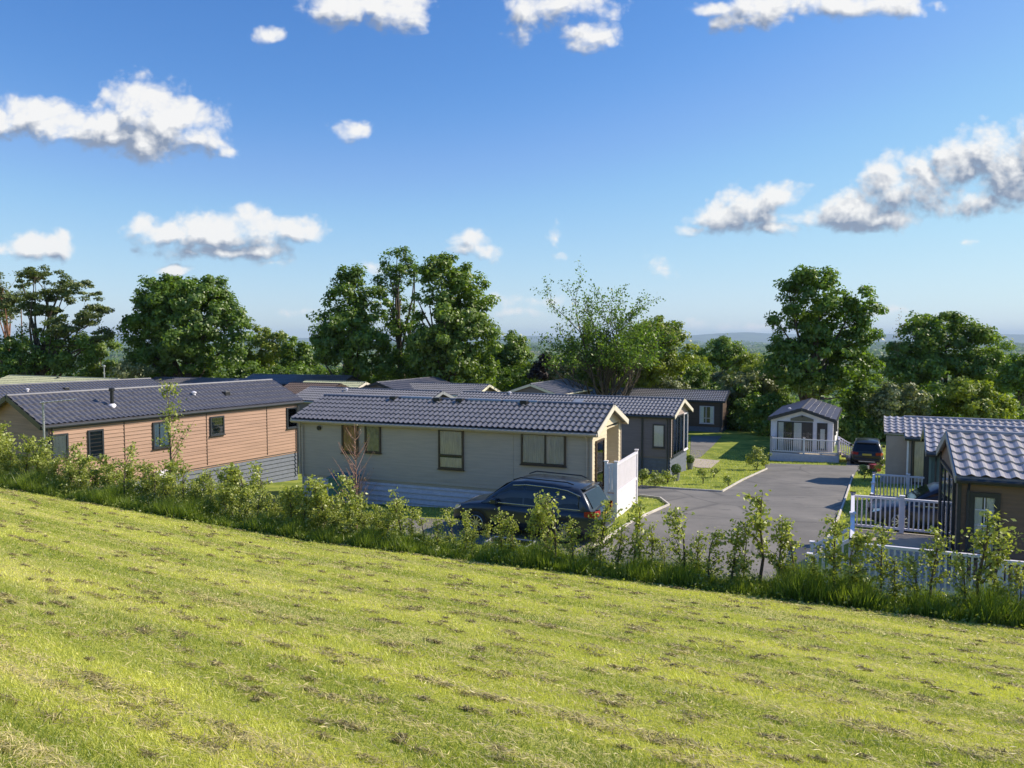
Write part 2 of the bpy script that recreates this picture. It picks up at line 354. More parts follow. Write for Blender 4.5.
def ground_mat(kind):
    m = bpy.data.materials.new('ground_' + kind); m.use_nodes = True; q = NT(m.node_tree); b = q.n['Principled BSDF']
    O = q.new('ShaderNodeTexCoord').outputs['Object']; b.inputs['Roughness'].default_value = .9; b.inputs['Specular IOR Level'].default_value = .1
    if kind == 'mown':
        n1 = q.noise(O, 1.6, 5, .6); n2 = q.noise(O, 60, 3, .6)
        mp = q.new('ShaderNodeMapping'); mp.inputs['Rotation'].default_value = (0, 0, R(33)); q.l.new(O, mp.inputs[0])
        st = q.noise(q.vm('MULTIPLY', mp.outputs[0], (.16, 1.5, 1)), 1.1, 4, .55)
        c = q.mix(q.ramp(n1, .3, .7), (.32, .35, .05, 1), (.45, .46, .09, 1))
        c = q.mix(q.math('MULTIPLY', q.ramp(st, .5, .68), .6), c, (.62, .54, .24, 1))
        c = q.mix(q.math('MULTIPLY', q.ramp(n2, .45, .7), .5), c, (.17, .17, .035, 1))
        bn = q.new('ShaderNodeBump'); bn.inputs['Strength'].default_value = .7; bn.inputs['Distance'].default_value = .03; q.put(bn.inputs['Height'], n2); q.l.new(bn.outputs[0], b.inputs['Normal'])
    elif kind == 'lawn':
        n1 = q.noise(O, .9, 5, .6); n2 = q.noise(O, 14, 4, .7)
        c = q.mix(q.ramp(n1, .35, .65), (.16, .21, .035, 1), (.33, .36, .07, 1)); c = q.mix(q.math('MULTIPLY', q.ramp(n2, .5, .75), .55), c, (.07, .11, .02, 1))
    else:
        vo = q.new('ShaderNodeTexVoronoi'); q.l.new(q.vm('MULTIPLY', O, (.0022, .0038, 0)), vo.inputs['Vector']); vo.inputs['Scale'].default_value = 1.0
        sc = q.new('ShaderNodeSeparateColor'); q.l.new(vo.outputs['Color'], sc.inputs[0])
        c = q.mix(sc.outputs[0], (.05, .09, .025, 1), (.17, .22, .06, 1)); c = q.mix(q.ramp(sc.outputs[1], .75, .8), c, (.28, .25, .13, 1))
        c = q.mix(q.ramp(q.noise(O, .004, 6, .65), .48, .56), c, (.03, .055, .02, 1))
    q.l.new(c, b.inputs['Base Color']); return m
for k in ('mown', 'lawn', 'country'): me.materials.append(ground_mat(k))
cx = GX[:-1, :-1].ravel() + .1; cy = GY[:-1, :-1].ravel() + .1; s_ = hedge_s(cx, cy)
mi = np.where(s_ < .1, 0, 1); mi = np.where((cy > 90) | (np.abs(cx) > 120), 2, mi)
me.polygons.foreach_set('material_index', mi.astype(np.int32)); me.shade_smooth()
ground = bpy.data.objects.new('ground', me); C.objects.link(ground); prop(ground, kind='structure')

def drape(name, poly, m, dz, thick=0, kind='structure'):
    """polygon laid on the terrain as a sheet"""
    bm = bmesh.new(); vs = [bm.verts.new((x, y, 0)) for x, y in poly]; bm.faces.new(vs)
    lo = [min(p[i] for p in poly) for i in (0, 1)]; hi = [max(p[i] for p in poly) for i in (0, 1)]
    for ax in (0, 1):
        k = math.floor(lo[ax]) + 1.
        while k < hi[ax]:
            co = Vector((0, 0, 0)); co[ax] = k; no = Vector((0, 0, 0)); no[ax] = 1
            bmesh.ops.bisect_plane(bm, geom=bm.verts[:] + bm.edges[:] + bm.faces[:], plane_co=co, plane_no=no); k += 1.
    bmesh.ops.recalc_face_normals(bm, faces=bm.faces)
    for v in bm.verts: v.co.z = g1(v.co.x, v.co.y) + dz
    for f in bm.faces:
        f.normal_update()
        if f.normal.z < 0: f.normal_flip()
    me = bpy.data.meshes.new(name); bm.to_mesh(me); bm.free(); me.materials.append(m)
    o = bpy.data.objects.new(name, me); C.objects.link(o); prop(o, kind=kind); return o
def asphalt():
    m = bpy.data.materials.new('asphalt'); m.use_nodes = True; q = NT(m.node_tree); b = q.n['Principled BSDF']
    O = q.new('ShaderNodeTexCoord').outputs['Object']; b.inputs['Roughness'].default_value = .8
    n1 = q.noise(O, .35, 5, .6); n2 = q.noise(O, 60, 2, .6); n3 = q.noise(q.vm('MULTIPLY', O, (.25, 1.4, 1)), 1.3, 4, .6)
    c = q.mix(q.ramp(n1, .35, .65), (.155, .143, .128, 1), (.235, .215, .19, 1)); c = q.mix(q.math('MULTIPLY', n2, .4), c, (.12, .11, .10, 1)); c = q.mix(q.math('MULTIPLY', q.ramp(n3, .55, .7), .35), c, (.12, .11, .10, 1))
    vo = q.new('ShaderNodeTexVoronoi', feature='DISTANCE_TO_EDGE'); q.l.new(q.vm('MULTIPLY_ADD', q.vm('SUBTRACT', O, (0, 0, 0)), (1, 1, 0), q.vm('SCALE', O)), vo.inputs['Vector']); vo.inputs['Scale'].default_value = .11
    c = q.mix(q.math('MULTIPLY', q.ramp(q.noise(O, 2.2, 6, .75), .56, .68), .45), c, (.30, .27, .23, 1)); c = q.mix(q.math('MULTIPLY', q.ramp(q.noise(O, 1.1, 3, .5), .62, .70), .5), c, (.085, .08, .075, 1))
    c = q.mix(q.math('MULTIPLY', q.ramp(vo.outputs['Distance'], .02, .0), .6), c, (.07, .065, .06, 1))
    q.l.new(c, b.inputs['Base Color'])
    bn = q.new('ShaderNodeBump'); bn.inputs['Strength'].default_value = .4; bn.inputs['Distance'].default_value = .01; q.put(bn.inputs['Height'], n2); q.l.new(bn.outputs[0], b.inputs['Normal'])
    return m
M_asph = asphalt()
ax = Vector((math.cos(R(-24)), math.sin(R(-24)))); pr = Vector((math.sin(R(24)), math.cos(R(24))))
gh = ground_hit
K1a, K1b, K1c = gh(592, 550), gh(669, 506), gh(660, 499)
K1d = gh(640, 496.5)
road_poly = [(1.2, 20.2), K1a, K1b, K1c, K1d, gh(560, 490), gh(560, 484), gh(640, 486.5), gh(722, 492), gh(766, 469.5), gh(764, 463.5), gh(846, 466), gh(848, 455), gh(884, 457), gh(884, 466), gh(856, 472), gh(838, 520), (8.2, 20.5), (7.0, 18.2)]
# the drive
road = drape('drive', road_poly, M_asph, .02)
pad = drape('parking_pad', [gh(690, 458), gh(691, 436), gh(722, 436), gh(712, 447), gh(700, 458)], M_asph, .016)
prop(drape('car_pad', [(4.0, 22.7), (-3.4, 26.0), (-4.4, 23.7), (2.9, 20.5)], M_asph, .012))
prop(drape('paving_path', [gh(690, 466), gh(693, 458.5), gh(720, 461), gh(711, 468.5), gh(698, 468)], M_slab, .03))
def kerb(pts, name='kerb'):
    b = MB()
    for p, q_ in zip(pts[:-1], pts[1:]):
        n = max(1, int(math.dist(p, q_) / 1.0))
        for i in range(n):
            a = [p[k] + (q_[k] - p[k]) * i / n for k in (0, 1)]; c = [p[k] + (q_[k] - p[k]) * (i + 1) / n for k in (0, 1)]
            b.beam((a[0], a[1], g1(*a) + .03), (c[0], c[1], g1(*c) + .03), .06, .12)
    o = b.build(name, M_kerb); prop(o, kind='structure'); return o
kerb([K1a, K1b, K1c, K1d]); kerb([gh(640, 487), gh(682, 490), gh(722, 492.5), gh(742, 481), gh(767, 469.5)]); kerb([gh(853, 476), gh(846, 498), gh(838, 520), (8.2, 20.5)])

# hills on the horizon
def hills():
    V = []; Fc = []
    nxx, nyy = 160, 8
    for j in range(nyy):
        for i in range(nxx):
            a = -40 + 80 * i / (nxx - 1); dist = 17000 + j * 900; x = math.tan(R(a)) * dist
            w = math.sin(math.pi * j / (nyy - 1)); u_ = 512 + FPX * x / dist
            hgt = 30 + 95 * math.exp(-((u_ - 1010) / 150) ** 2) + 125 * math.exp(-((u_ - 740) / 60) ** 2) + 50 * math.exp(-((u_ - 545) / 60) ** 2) + 60 * math.exp(-((u_ - 860) / 80) ** 2) + 70 * math.exp(-((u_ - 60) / 90) ** 2)
            hgt *= 1 + .25 * noise.noise(Vector((a * .4, j * .3, 0)))
            V.append((x, dist, -75 + (hgt + 75) * w if w > .02 else -75))
    for j in range(nyy - 1):
        for i in range(nxx - 1): k = j * nxx + i; Fc.append((k, k + 1, k + 1 + nxx, k + nxx))
    b = MB(); b.add(V, Fc); o = b.build('hills', mat('hill_grass', (.07, .10, .05), .9, var=.4, scale=.002), smooth=True); prop(o, kind='structure')
hills()

# ------------------------------------------------------------------ building kit
def wall_boards(b, p0, p1, z0, z1, bh=.15, roofline=None, lip=.014, hole=None):
    """horizontal cladding from p0 to p1 (2D local); outward is to the right of p0->p1; roofline(t)->top height"""
    p0, p1 = Vector(p0), Vector(p1); d = (p1 - p0); L = d.length; d.normalize(); n = Vector((d.y, -d.x))
    def clip(z):
        if roofline is None: return (0., L)
        ts = [L * i / 60 for i in range(61) if roofline(L * i / 60) >= z - 1e-6]
        return (min(ts), max(ts)) if ts else None
    z = z0
    while z < z1 - 1e-4:
        zt = min(z + bh, z1); a, c = clip(z), clip(zt)
        if a is None: break
        if c is None: c = ((a[0] + a[1]) / 2,) * 2
        spans = [(a[0], a[1], c[0], c[1])]
        if hole and z < hole[3] - .01 and zt > hole[2] + .01:
            spans = [(a[0], hole[0], c[0], hole[0]), (hole[1], a[1], hole[1], c[1])]
        for s0, s1, s2, s3 in spans:
            if s1 - s0 < .01: continue
            P = lambda s, zz, o: (p0.x + d.x * s + n.x * o, p0.y + d.y * s + n.y * o, zz)
            b.add([P(s0, z, lip), P(s1, z, lip), P(s3, zt, 0), P(s2, zt, 0), P(s0, z, 0), P(s1, z, 0)], [(0, 1, 2, 3), (4, 5, 1, 0)])
        z = zt

def tile_slope(b, xa, xb, y_r, z_r, y_e, z_e, per=.30, row=.36, seg=6, wave=.034, step=.036):
    L = xb - xa; nc = max(2, int(round(L / per))) * seg; S = math.hypot(y_e - y_r, z_e - z_r); nr = max(2, round(S / row))
    dy, dz = (y_e - y_r) / S, (z_e - z_r) / S; ny_, nz_ = -dz, dy
    if nz_ < 0: ny_, nz_ = -ny_, -nz_
    rows = []
    for r in range(nr): rows += [(r / nr, 0.), ((r + 1) / nr - .004, step)]
    base = len(b.v)
    for tt, h in rows:
        for i in range(nc + 1):
            ph = (i % seg) / seg; w = wave * max(0., math.cos(2 * math.pi * ph)) ** .8 + wave * .25 * math.cos(2 * math.pi * ph)
            s = S * tt; o = .03 + h + w
            b.v.append((xa + L * i / nc, y_r + dy * s + ny_ * o, z_r + dz * s + nz_ * o))
    for r in range(len(rows) - 1):
        for i in range(nc): k = base + r * (nc + 1) + i; b.f.append((k, k + 1, k + nc + 2, k + nc + 1))
    # solid slab underneath
    th = .05
    vs = []
    for x in (xa + .01, xb - .01):
        for (y, z) in ((y_r, z_r), (y_e, z_e)):
            vs += [(x, y + ny_ * .02, z + nz_ * .02), (x, y - ny_ * th, z - nz_ * th)]
    b.add(vs, [(0, 2, 6, 4), (1, 5, 7, 3), (0, 1, 3, 2), (4, 6, 7, 5), (2, 3, 7, 6), (0, 4, 5, 1)])

def window(root, P, D, w, h, mull=(), trans=None, fm=None, curtain=None, cm=None, name='window', bars=None, fw=.065):
    """window on a wall: P lower-left corner (local 3D), D wall direction (2D, outward on its right)"""
    fm = fm or M_anth; D = Vector(D).normalized(); n = Vector((D.y, -D.x)); P = Vector(P)
    M = Matrix(((D.x, n.x, 0, P.x), (D.y, n.y, 0, P.y), (0, 0, 1, P.z), (0, 0, 0, 1)))
    b = MB()
    b.box((-.04, .012, -.04), (w + .04, .075, fw - .04), M); b.box((-.04, .012, h - fw + .04), (w + .04, .075, h + .04), M)
    b.box((-.04, .012, fw - .04), (fw - .04, .075, h - fw + .04), M); b.box((w - fw + .04, .012, fw - .04), (w + .04, .075, h - fw + .04), M)
    for m_ in mull: b.box((w * m_ - .03, .02, .027), (w * m_ + .03, .07, h - .027), M)
    if trans: b.box((.028, .022, h * trans - .025), (w - .028, .068, h * trans + .025), M)
    b.box((-.07, .01, -.075), (w + .07, .11, -.042), M)
    f = b.build(name, fm, root)
    if bars:
        bb = MB(); nxb, nzb = bars
        for i in range(1, nxb): bb.box((w * i / nxb - .012, .05, .03), (w * i / nxb + .012, .062, h - .03), M)
        for i in range(1, nzb): bb.box((.03, .049, h * i / nzb - .012), (w - .03, .061, h * i / nzb + .012), M)
        bb.build('glazing_bar', M_white, f)
    MB().box((.0, .014, .0), (w, .018, h), M).build('dark_backing', M_room, f)  # flat dark board stands in for the unlit room behind the pane
    if curtain:
        for (a, c_, z0, z1) in curtain:
            cb = MB()
            k = max(4, int((c_ - a) * w / .05)); vs = []; fs = []
            for i in range(k + 1):
                x = w * (a + (c_ - a) * i / k); o = .026 + .006 * math.sin(i * 1.9)
                vs += [(x, o, h * z0 + .03), (x, o, h * z1 - .03)]
            for i in range(k): fs.append((2 * i, 2 * i + 2, 2 * i + 3, 2 * i + 1))
            cb.add([M @ Vector(v) for v in vs], fs)
            cb.build('curtain', cm or M_curtain, f)
    MB().box((.02, .044, .02), (w - .02, .048, h - .02), M).build('pane', M_glass, f)
    return f

def lodge(name, label, xy, zeave, rot, L, W, rise, wm, rm, tm, sm, sk=.6, wh=2.3, oh=.22, go=.25, near=(), right=(), left=(), group=None, cat='lodge', recess=None, gable_m=None, detail=True, vents=(), gutter=None, gutter_m=None, corner_m=None, bhh=None, lip=.014, per=.215):
    """mobile home; origin = near right wall corner at ground; x in [-L,0], y in [0,W]"""
    zg = zeave - wh - sk
    root = empty(name, (xy[0], xy[1], zg), R(rot), label, cat, group)
    e = sk + wh; slope = rise / (W / 2)
    def rl(t_): return e + rise - abs(t_ - W / 2) * slope - .03
    b = MB(); bh = bhh or (.15 if detail else .3)
    wall_boards(b, (-L, 0), (0, 0), sk, e, bh, lip=lip); wall_boards(b, (0, W), (-L, W), sk, e, bh)
    wall_boards(b, (-L, W), (-L, 0), sk, e + rise, bh, rl)
    if recess is None:
        if gable_m is None: wall_boards(b, (0, 0), (0, W), sk, e + rise, bh, rl)
        else:
            g_ = MB(); wall_boards(g_, (0, 0), (0, W), sk, e + rise, bh, rl); g_.build('gable_wall', gable_m, root)
    else:
        y0, y1, zt, dep = recess; g_ = MB(); wall_boards(g_, (0, 0), (0, W), sk, e + rise, bh, rl, hole=(y0, y1, sk, zt))
        wall_boards(g_, (-dep, y0), (-dep, y1), sk, zt + .3, bh); wall_boards(g_, (0, y1), (-dep, y1), sk, zt + .3, bh); wall_boards(g_, (-dep, y0), (0, y0), sk, zt + .3, bh)
        g_.box((-dep, y0, zt + .0), (-.01, y1, zt + .04)); g_.build('gable_wall', gable_m or wm, root)
        MB().box((-dep, y0, sk - .02), (0.02, y1, sk + .03)).build('porch_floor', M_deck, root)
    b.box((-L + .02, .02, sk - .1), (-.02 - (recess[3] if recess else 0), W - .02, e - .05)); b.build('wall', wm, root)
    # corner trims
    c = MB()
    for (x, y) in ((0, 0), (-L, 0), (0, W), (-L, W)):
        c = MB(); c.box((x - .05, y - .05, sk), (x + .03, y + .03, e - .02)) if y == 0 else c.box((x - .05, y - .03, sk), (x + .03, y + .05, e - .02))
        c.build('corner_trim', corner_m or tm, root)
    s = MB(); nb = max(2, int((sk + .6) / .16))
    for w_ in (((-L + .06, .06), (-.06, .06)), ((-.06, .06), (-.06, W - .06)), ((-L + .06, W - .06), (-L + .06, .06))): wall_boards(s, w_[0], w_[1], -1.0, sk, .2, lip=.05)
    s.box((-L + .1, .1, -1), (-.1, W - .1, sk - .02)); s.build('skirting', sm, root)
    r = MB(); ze_ = e - slope * oh
    seg = 6 if detail else 4
    tile_slope(r, -L - go, go, W / 2, e + rise, -oh, ze_, seg=seg, per=per, row=.38); tile_slope(r, -L - go, go, W / 2, e + rise, W + oh, ze_, seg=seg, per=per, row=.38)
    roof = r.build('roof', rm, root)
    rc = MB(); rc.tube([(-L - go, W / 2, e + rise + .035), (go, W / 2, e + rise + .035)], .075, 8); rc.build('ridge_cap', rm, roof)
    for x in (go + .015, -L - go - .015):
        f = MB()
        for yy_ in (-oh, W + oh): f.beam((x, yy_, ze_ - .04), (x, W / 2 + (.04 if yy_ > 0 else -.0), e + rise - .04), .03, .19)
        f.build('bargeboard', tm, root)
    for yy_, sg in ((-oh, -1), (W + oh, 1)):
        gt = MB()
        gt.beam((-L - go, yy_ + sg * -.02, ze_ - .07), (go, yy_ + sg * -.02, ze_ - .07), .025, .13)
        gt.tube([(-L - go, yy_ + sg * .045, ze_ - .05), (go, yy_ + sg * .045, ze_ - .05)], .05, 6)
        gt.build('gutter', gutter_m or tm, root)
    for x in (-.16, -L + .16):
        MB().tube([(x, -oh - .03, ze_ - .08), (x, -.07, ze_ - .3), (x, -.07, .05)], .033, 6).build('downpipe', gutter_m or tm, root)
    for (x, z, w, h, kw) in near: window(root, (x, -.0, sk + z), (1, 0), w, h, **kw)
    for (y, z, w, h, kw) in right:
        xo = -kw.pop('back', 0.); window(root, (xo, y, sk + z), (0, 1), w, h, **kw)
    for (x, fy, kind) in vents:
        yv = W / 2 * fy; zv = e + slope * yv + .05
        if kind == 'white': MB().tube([(x, yv, zv - .05), (x, yv, zv + .12)], .07, 8).lathe((x, yv, zv + .1), [(.11, 0), (.11, .05), (0, .09)], 10).build('roof_vent', M_white, roof)
        elif kind == 'black': MB().box((x - .14, yv - .14, zv - .1), (x + .14, yv + .14, zv + .12)).build('roof_vent', M_black, roof, bevel=.02)
        elif kind == 'flue':
            fl = MB().tube([(x, yv, zv - .05), (x, yv, zv + .62)], .07, 10).lathe((x, yv, zv + .6), [(.11, 0), (.11, .12), (0, .16)], 10).build('flue', M_black, roof)
            MB().lathe((x, yv, zv - .08), [(.17, 0), (.15, .12), (.09, .18)], 12).build('flashing', M_white, fl)
        elif kind == 'strip': MB().tube([(x, W / 2, e + rise + .05), (x + 1.4, W / 2, e + rise + .05)], .08, 8).build('ridge_vent', M_grey, roof)
        elif kind == 'light':
            sl = slope; MB().add([(x, yv - .35, zv - .35 * sl + .05), (x + .6, yv - .35, zv - .35 * sl + .05), (x + .6, yv + .35, zv + .35 * sl + .05), (x, yv + .35, zv + .35 * sl + .05), (x, yv - .35, zv - .35 * sl - .06), (x + .6, yv - .35, zv - .35 * sl - .06), (x + .6, yv + .35, zv + .35 * sl - .06), (x, yv + .35, zv + .35 * sl - .06)], [(0, 1, 2, 3), (0, 4, 5, 1), (1, 5, 6, 2), (2, 6, 7, 3), (3, 7, 4, 0)]).build('roof_light', M_grey, roof)
    return root

def railing(b, p, q_, zf, h=1.0, posts=(0, 1), gap=.12, pt=.1, lowpost=0.):
    p, q_ = Vector(p), Vector(q_); L = (q_ - p).length; d = (q_ - p) / L
    P = lambda s, z: (p.x + d.x * s, p.y + d.y * s, z)
    b.beam(P(0, zf + h - .03), P(L, zf + h - .03), .09, .06); b.beam(P(0, zf + .11), P(L, zf + .11), .06, .06)
    n = int(L / gap)
    for i in range(1, n): b.beam(P(L * i / n, zf + .13), P(L * i / n, zf + h - .05), .04, .04, up=(d.x, d.y, 0))
    return b
def posts(b, pts, z0, z1, w=.11):
    for x, y in pts:
        b.box((x - w / 2, y - w / 2, z0), (x + w / 2, y + w / 2, z1)); b.box((x - w / 2 - .02, y - w / 2 - .02, z1), (x + w / 2 + .02, y + w / 2 + .02, z1 + .035))
    return b

# ------------------------------------------------------------------ lodges
def wpx(xy, rot, u, v, wall='near', W=4., L=0.):
    """where the line of sight through a photo point meets a wall: distance along the wall, world height"""
    X, Z = ray(u, v); a = R(rot); A = Vector((math.cos(a), math.sin(a))); B = Vector((-A.y, A.x)); o = Vector(xy)
    if wall == 'near': d, e = A, o
    elif wall == 'right': d, e = B, o
    # (X*y, y) = e + d*t
    y = (e.x * d.y - e.y * d.x) / (X * d.y - d.x)
    tt = (y - e.y) / d.y
    return tt, Z * y
def pxwin(xy, rot, z0, box, wall='near', **kw):
    """photo box -> (position, height above the floor, width, height)"""
    u0, v0, u1, v1 = box; a = wpx(xy, rot, u0, v1, wall); b_ = wpx(xy, rot, u1, v1, wall); c_ = wpx(xy, rot, (u0 + u1) / 2, v0, wall); m = wpx(xy, rot, (u0 + u1) / 2, v1, wall)
    return (a[0], m[1] - z0, b_[0] - a[0], c_[1] - m[1], kw)
full = [(0., 1., 0., 1.)]; sides = [(0., .28, 0., 1.), (.74, 1., 0., 1.)]

xy, rot, ze = (2.74, 26.27), -22.0, -3.13; z0 = ze - 2.3
def sage():
    global pale
    pale = lodge('holiday_lodge', 'long sage grey lodge with cream gable beside the parked blue estate car', xy, ze, rot, 12.15, 4.0, .68,
    M_sage, M_roof, M_creamtrim, M_skirtblue, sk=.6, gable_m=M_cream, gutter_m=M_sage, corner_m=M_sage, recess=(1.95, 3.72, 2.72, .9),
    near=[pxwin(xy, rot, z0, (343.5, 423, 358, 452), fm=M_brownframe, curtain=full, cm=mat('rust_curtain', (.55, .27, .16), .9, var=.2)),
          pxwin(xy, rot, z0, (366.5, 424.5, 380.5, 451.5), fm=M_brownframe, curtain=full, cm=mat('olive_blind', (.50, .42, .28), .9, var=.2)),
          pxwin(xy, rot, z0, (440, 430.5, 463, 468), fm=M_brownframe, trans=.34, curtain=[(0, 1, .34, 1.), (0, 1, 0, .3)]),
          pxwin(xy, rot, z0, (522.5, 434.5, 565, 464), fm=M_brownframe, mull=(.55,), curtain=full)],
    right=[(.42, .12, .95, 1.72, dict(fm=M_brownframe, curtain=full, cm=M_curtainglare)),  # full white sheet behind the glass paints its bright reflection
           (2.45, .04, 1.1, 1.95, dict(fm=M_brownframe, curtain=full, cm=M_curtainglare, back=.9, name='door'))],  # white sheet here also stands for light mirrored by the door glass
    vents=[(-8.9, .93, 'black'), (-6.9, .93, 'black'), (-5.9, .93, 'black'), (-3.2, .93, 'black'), (-5.6, 1., 'strip'), (-4.1, 1., 'strip'), (-8.6, 1., 'strip')])
    MB().tube([(-11.2, -.02, 2.5), (-11.2, -.09, 2.5)], .09, 10).build('wall_vent', M_black, pale)
    MB().box((-2.95, -.02, .55), (-2.9, .0, 2.9)).build('panel_joint', M_sage, pale)
sage()

xy, rot, ze = (8.5, 41.0), -25.0, -4.06; z0 = ze - 2.3
grey = lodge('holiday_lodge', 'slate grey lodge with glazed gable and two potted bushes at its front', xy, ze, rot, 13.5, 4.15, .68,
    M_slatewall, M_roofmid, M_creamtrim, M_skirtdark, sk=.75, gable_m=M_stone, gutter_m=M_anth, corner_m=M_anth,
    near=[pxwin(xy, rot, z0, (653.5, 425, 664, 447), curtain=full, cm=M_curtainglare)],
    right=[(.35, .05, 2.35, 2.05, dict(mull=(.33, .66), curtain=[(0, .12, 0, 1), (.86, 1, 0, 1)], cm=M_curtainglare)), (2.95, .05, .95, 2.05, dict(fm=M_white, curtain=sides, cm=M_curtainglare))],
    vents=[(-6.0, .55, 'light'), (-10.4, .9, 'white')])
MB().tube([(-1.55, -.05, .1), (-1.55, -.05, 3.0)], .05, 6).build('wall_pipe', M_anth, grey)
MB().tube([(-3.6, -.05, .1), (-3.6, -.05, 3.0)], .03, 6).build('wall_pipe', M_anth, grey)

lodge('holiday_lodge', 'lodge showing only its weathered grey roof behind the left half of the sage lodge', (-5.55, 47.55), -4.06, -25, 10.2, 4.1, .66,
    M_slatewall, M_roofmid, M_grey, M_skirtdark, sk=.8, detail=False, vents=[(-7, .8, 'white')])

xy, rot, ze = (-10.89, 39.07), 60.6, -3.13; z0 = ze - 2.55
brown = lodge('holiday_lodge', 'pinkish brown timber clad lodge with dark tiled roof at the left behind the hedge', xy, ze, rot, 12.6, 4.2, .95,
    M_wood, M_roof, M_anth, M_skirtdark, sk=1.25, wh=2.55, gable_m=M_wood, gutter_m=M_anth, corner_m=M_anth, oh=.10, bhh=.15, lip=.024,
    near=[pxwin(xy, rot, z0, (50, 435, 67, 456), curtain=full, cm=M_curtain), pxwin(xy, rot, z0, (89, 430.5, 102.5, 456.5)),
          pxwin(xy, rot, z0, (153.5, 422.5, 169, 446.5), curtain=[(0, .35, 0, 1), (.42, 1, 0, 1)], cm=M_curtainglare), pxwin(xy, rot, z0, (210.5, 417, 223, 434)),
          pxwin(xy, rot, z0, (287, 408, 296, 427), curtain=sides, cm=M_curtainglare)],
    vents=[(-9.5, .38, 'flue'), (-5.3, .55, 'white'), (-3.6, .5, 'black')])
for tx in (-9.55, -5.6, -2.1): MB().box((tx - .015, -.03, 1.3), (tx + .015, .0, 3.75)).build('panel_joint', M_brownframe, brown)
bx = MB().box((-8.3, -.42, 1.0), (-7.75, -.05, 1.42)).build('boiler_box', M_white, brown, bevel=.02); MB().tube([(-7.95, -.43, 1.2), (-7.95, -.47, 1.2)], .09, 10).build('grille', M_black, bx)

lodge('holiday_lodge', 'lodge whose blue grey roof rises just behind the timber clad lodge at the left', (-24.1, 53.4), -3.6, 58, 14, 4.1, .75,
    M_darkwood, M_roof, M_anth, M_skirtdark, sk=1.6, gutter_m=M_anth, detail=False, vents=[(-8.5, .5, 'white'), (-6.2, .5, 'black')])
lodge('holiday_lodge', 'lodge with a pale yellow green roof at the far left under the pine', (-33.8, 62.2), -4.05, -25, 13.9, 4.1, .7,
    M_stone, M_roofpale, M_creamtrim, M_skirtblue, sk=1.6, detail=False, vents=[(-7, .9, 'black')])
lodge('holiday_lodge', 'lodge with a dark blue roof in front of the big round tree', (-24, 68), -4.35, -18, 11, 4.1, .65,
    M_slatewall, M_roof, M_anth, M_skirtdark, sk=1.5, detail=False)
lodge('holiday_lodge', 'lodge with a dark blue roof behind the far end of the timber clad lodge', (-15.8, 70), -4.15, -18, 10.5, 4.1, .65,
    M_slatewall, M_roof, M_anth, M_skirtdark, sk=1.5, detail=False)
lodge('holiday_lodge', 'small cabin with a brown roof between the timber clad lodge and the sage lodge', (-13.9, 56.5), -4.05, -20, 4, 4.0, .6,
    M_darkwood, mat('brown_tile', (.09, .06, .05), .6, var=.2), M_brownframe, M_skirtdark, sk=1.2, detail=False)
lodge('holiday_lodge', 'lodge with a pale green grey roof beyond the left end of the sage lodge roof', (-13.0, 61.5), -4.25, -22, 5.5, 4.0, .65,
    M_cream, M_roofpale, M_creamtrim, M_skirtblue, sk=1.4, detail=False)
lodge('holiday_lodge', 'end-on lodge with a low dark roof below the ivy clad tree', (-12.6, 62.5), -4.2, -114, 9, 4.1, .7,
    M_slatewall, M_roof, M_anth, M_skirtdark, sk=1.4, detail=False)
lodge('holiday_lodge', 'lodge with a grey roof and bright cream bargeboard below the tallest leafy trees', (-3.1, 60), -4.35, -24, 9, 4.1, .65,
    M_stone, M_roofmid, mat('bright_cream_trim', (.85, .78, .6), .5), M_skirtblue, sk=1.4, detail=False, go=.5)
lodge('holiday_lodge', 'end-on lodge with a grey pale edged roof behind the middle of the sage lodge', (-.4, 62.5), -4.35, -114, 8, 4.3, .72,
    M_slatewall, M_roofmid, M_creamtrim, M_skirtdark, sk=1.3, detail=False, vents=[(-2, .5, 'black')])

xy, rot, ze = (18.65, 68.0), -25.0, -5.45; z0 = ze - 2.3
lodge('holiday_lodge', 'dark brown lodge in the shade at the far end of the lawn', xy, ze, rot, 13.0, 4.2, .68,
    M_darkwood, M_roof, M_anth, M_skirtdark, sk=.55, gutter_m=M_anth, detail=False,
    near=[pxwin(xy, rot, z0, (700, 406.5, 713.5, 423), fm=M_skirtblue, mull=(.45,), trans=.3, curtain=sides, cm=M_curtainglare)], vents=[(-9, .8, 'white')])

xy, rot, ze = (18.3, 54.0), -115.0, -5.5
white = lodge('holiday_lodge', 'small white lodge at the end of the drive with a railed veranda across its gable', xy, ze, rot, 9.6, 3.95, .66,
    M_whiteclad, M_roof, M_anth, M_skirtblue, sk=.5, gutter_m=M_anth, corner_m=M_white,
    right=[(.42, .02, .95, 2.0, dict(mull=(.5,), curtain=[(0, .4, 0, 1)], cm=M_curtainglare)), (1.42, .02, 1.25, 2.0, dict(mull=(.5,), name='door', curtain=[(.05, .45, 0, 1)], cm=M_curtainglare)), (3.02, .25, .58, 1.75, dict(curtain=[(.3, .8, 0, .8)], cm=M_curtainglare))],
    vents=[(-2.0, .5, 'white'), (-5.5, 1.5, 'black')])
window(white, (-1.6, 3.95, .5 + .02), (-1, 0), .8, 1.95, name='door', curtain=sides, cm=M_curtainglare)
for xw in (-3.6, -6.2): window(white, (xw, 3.95, .5 + .9), (-1, 0), 1.0, .95, curtain=sides, cm=M_curtainglare)
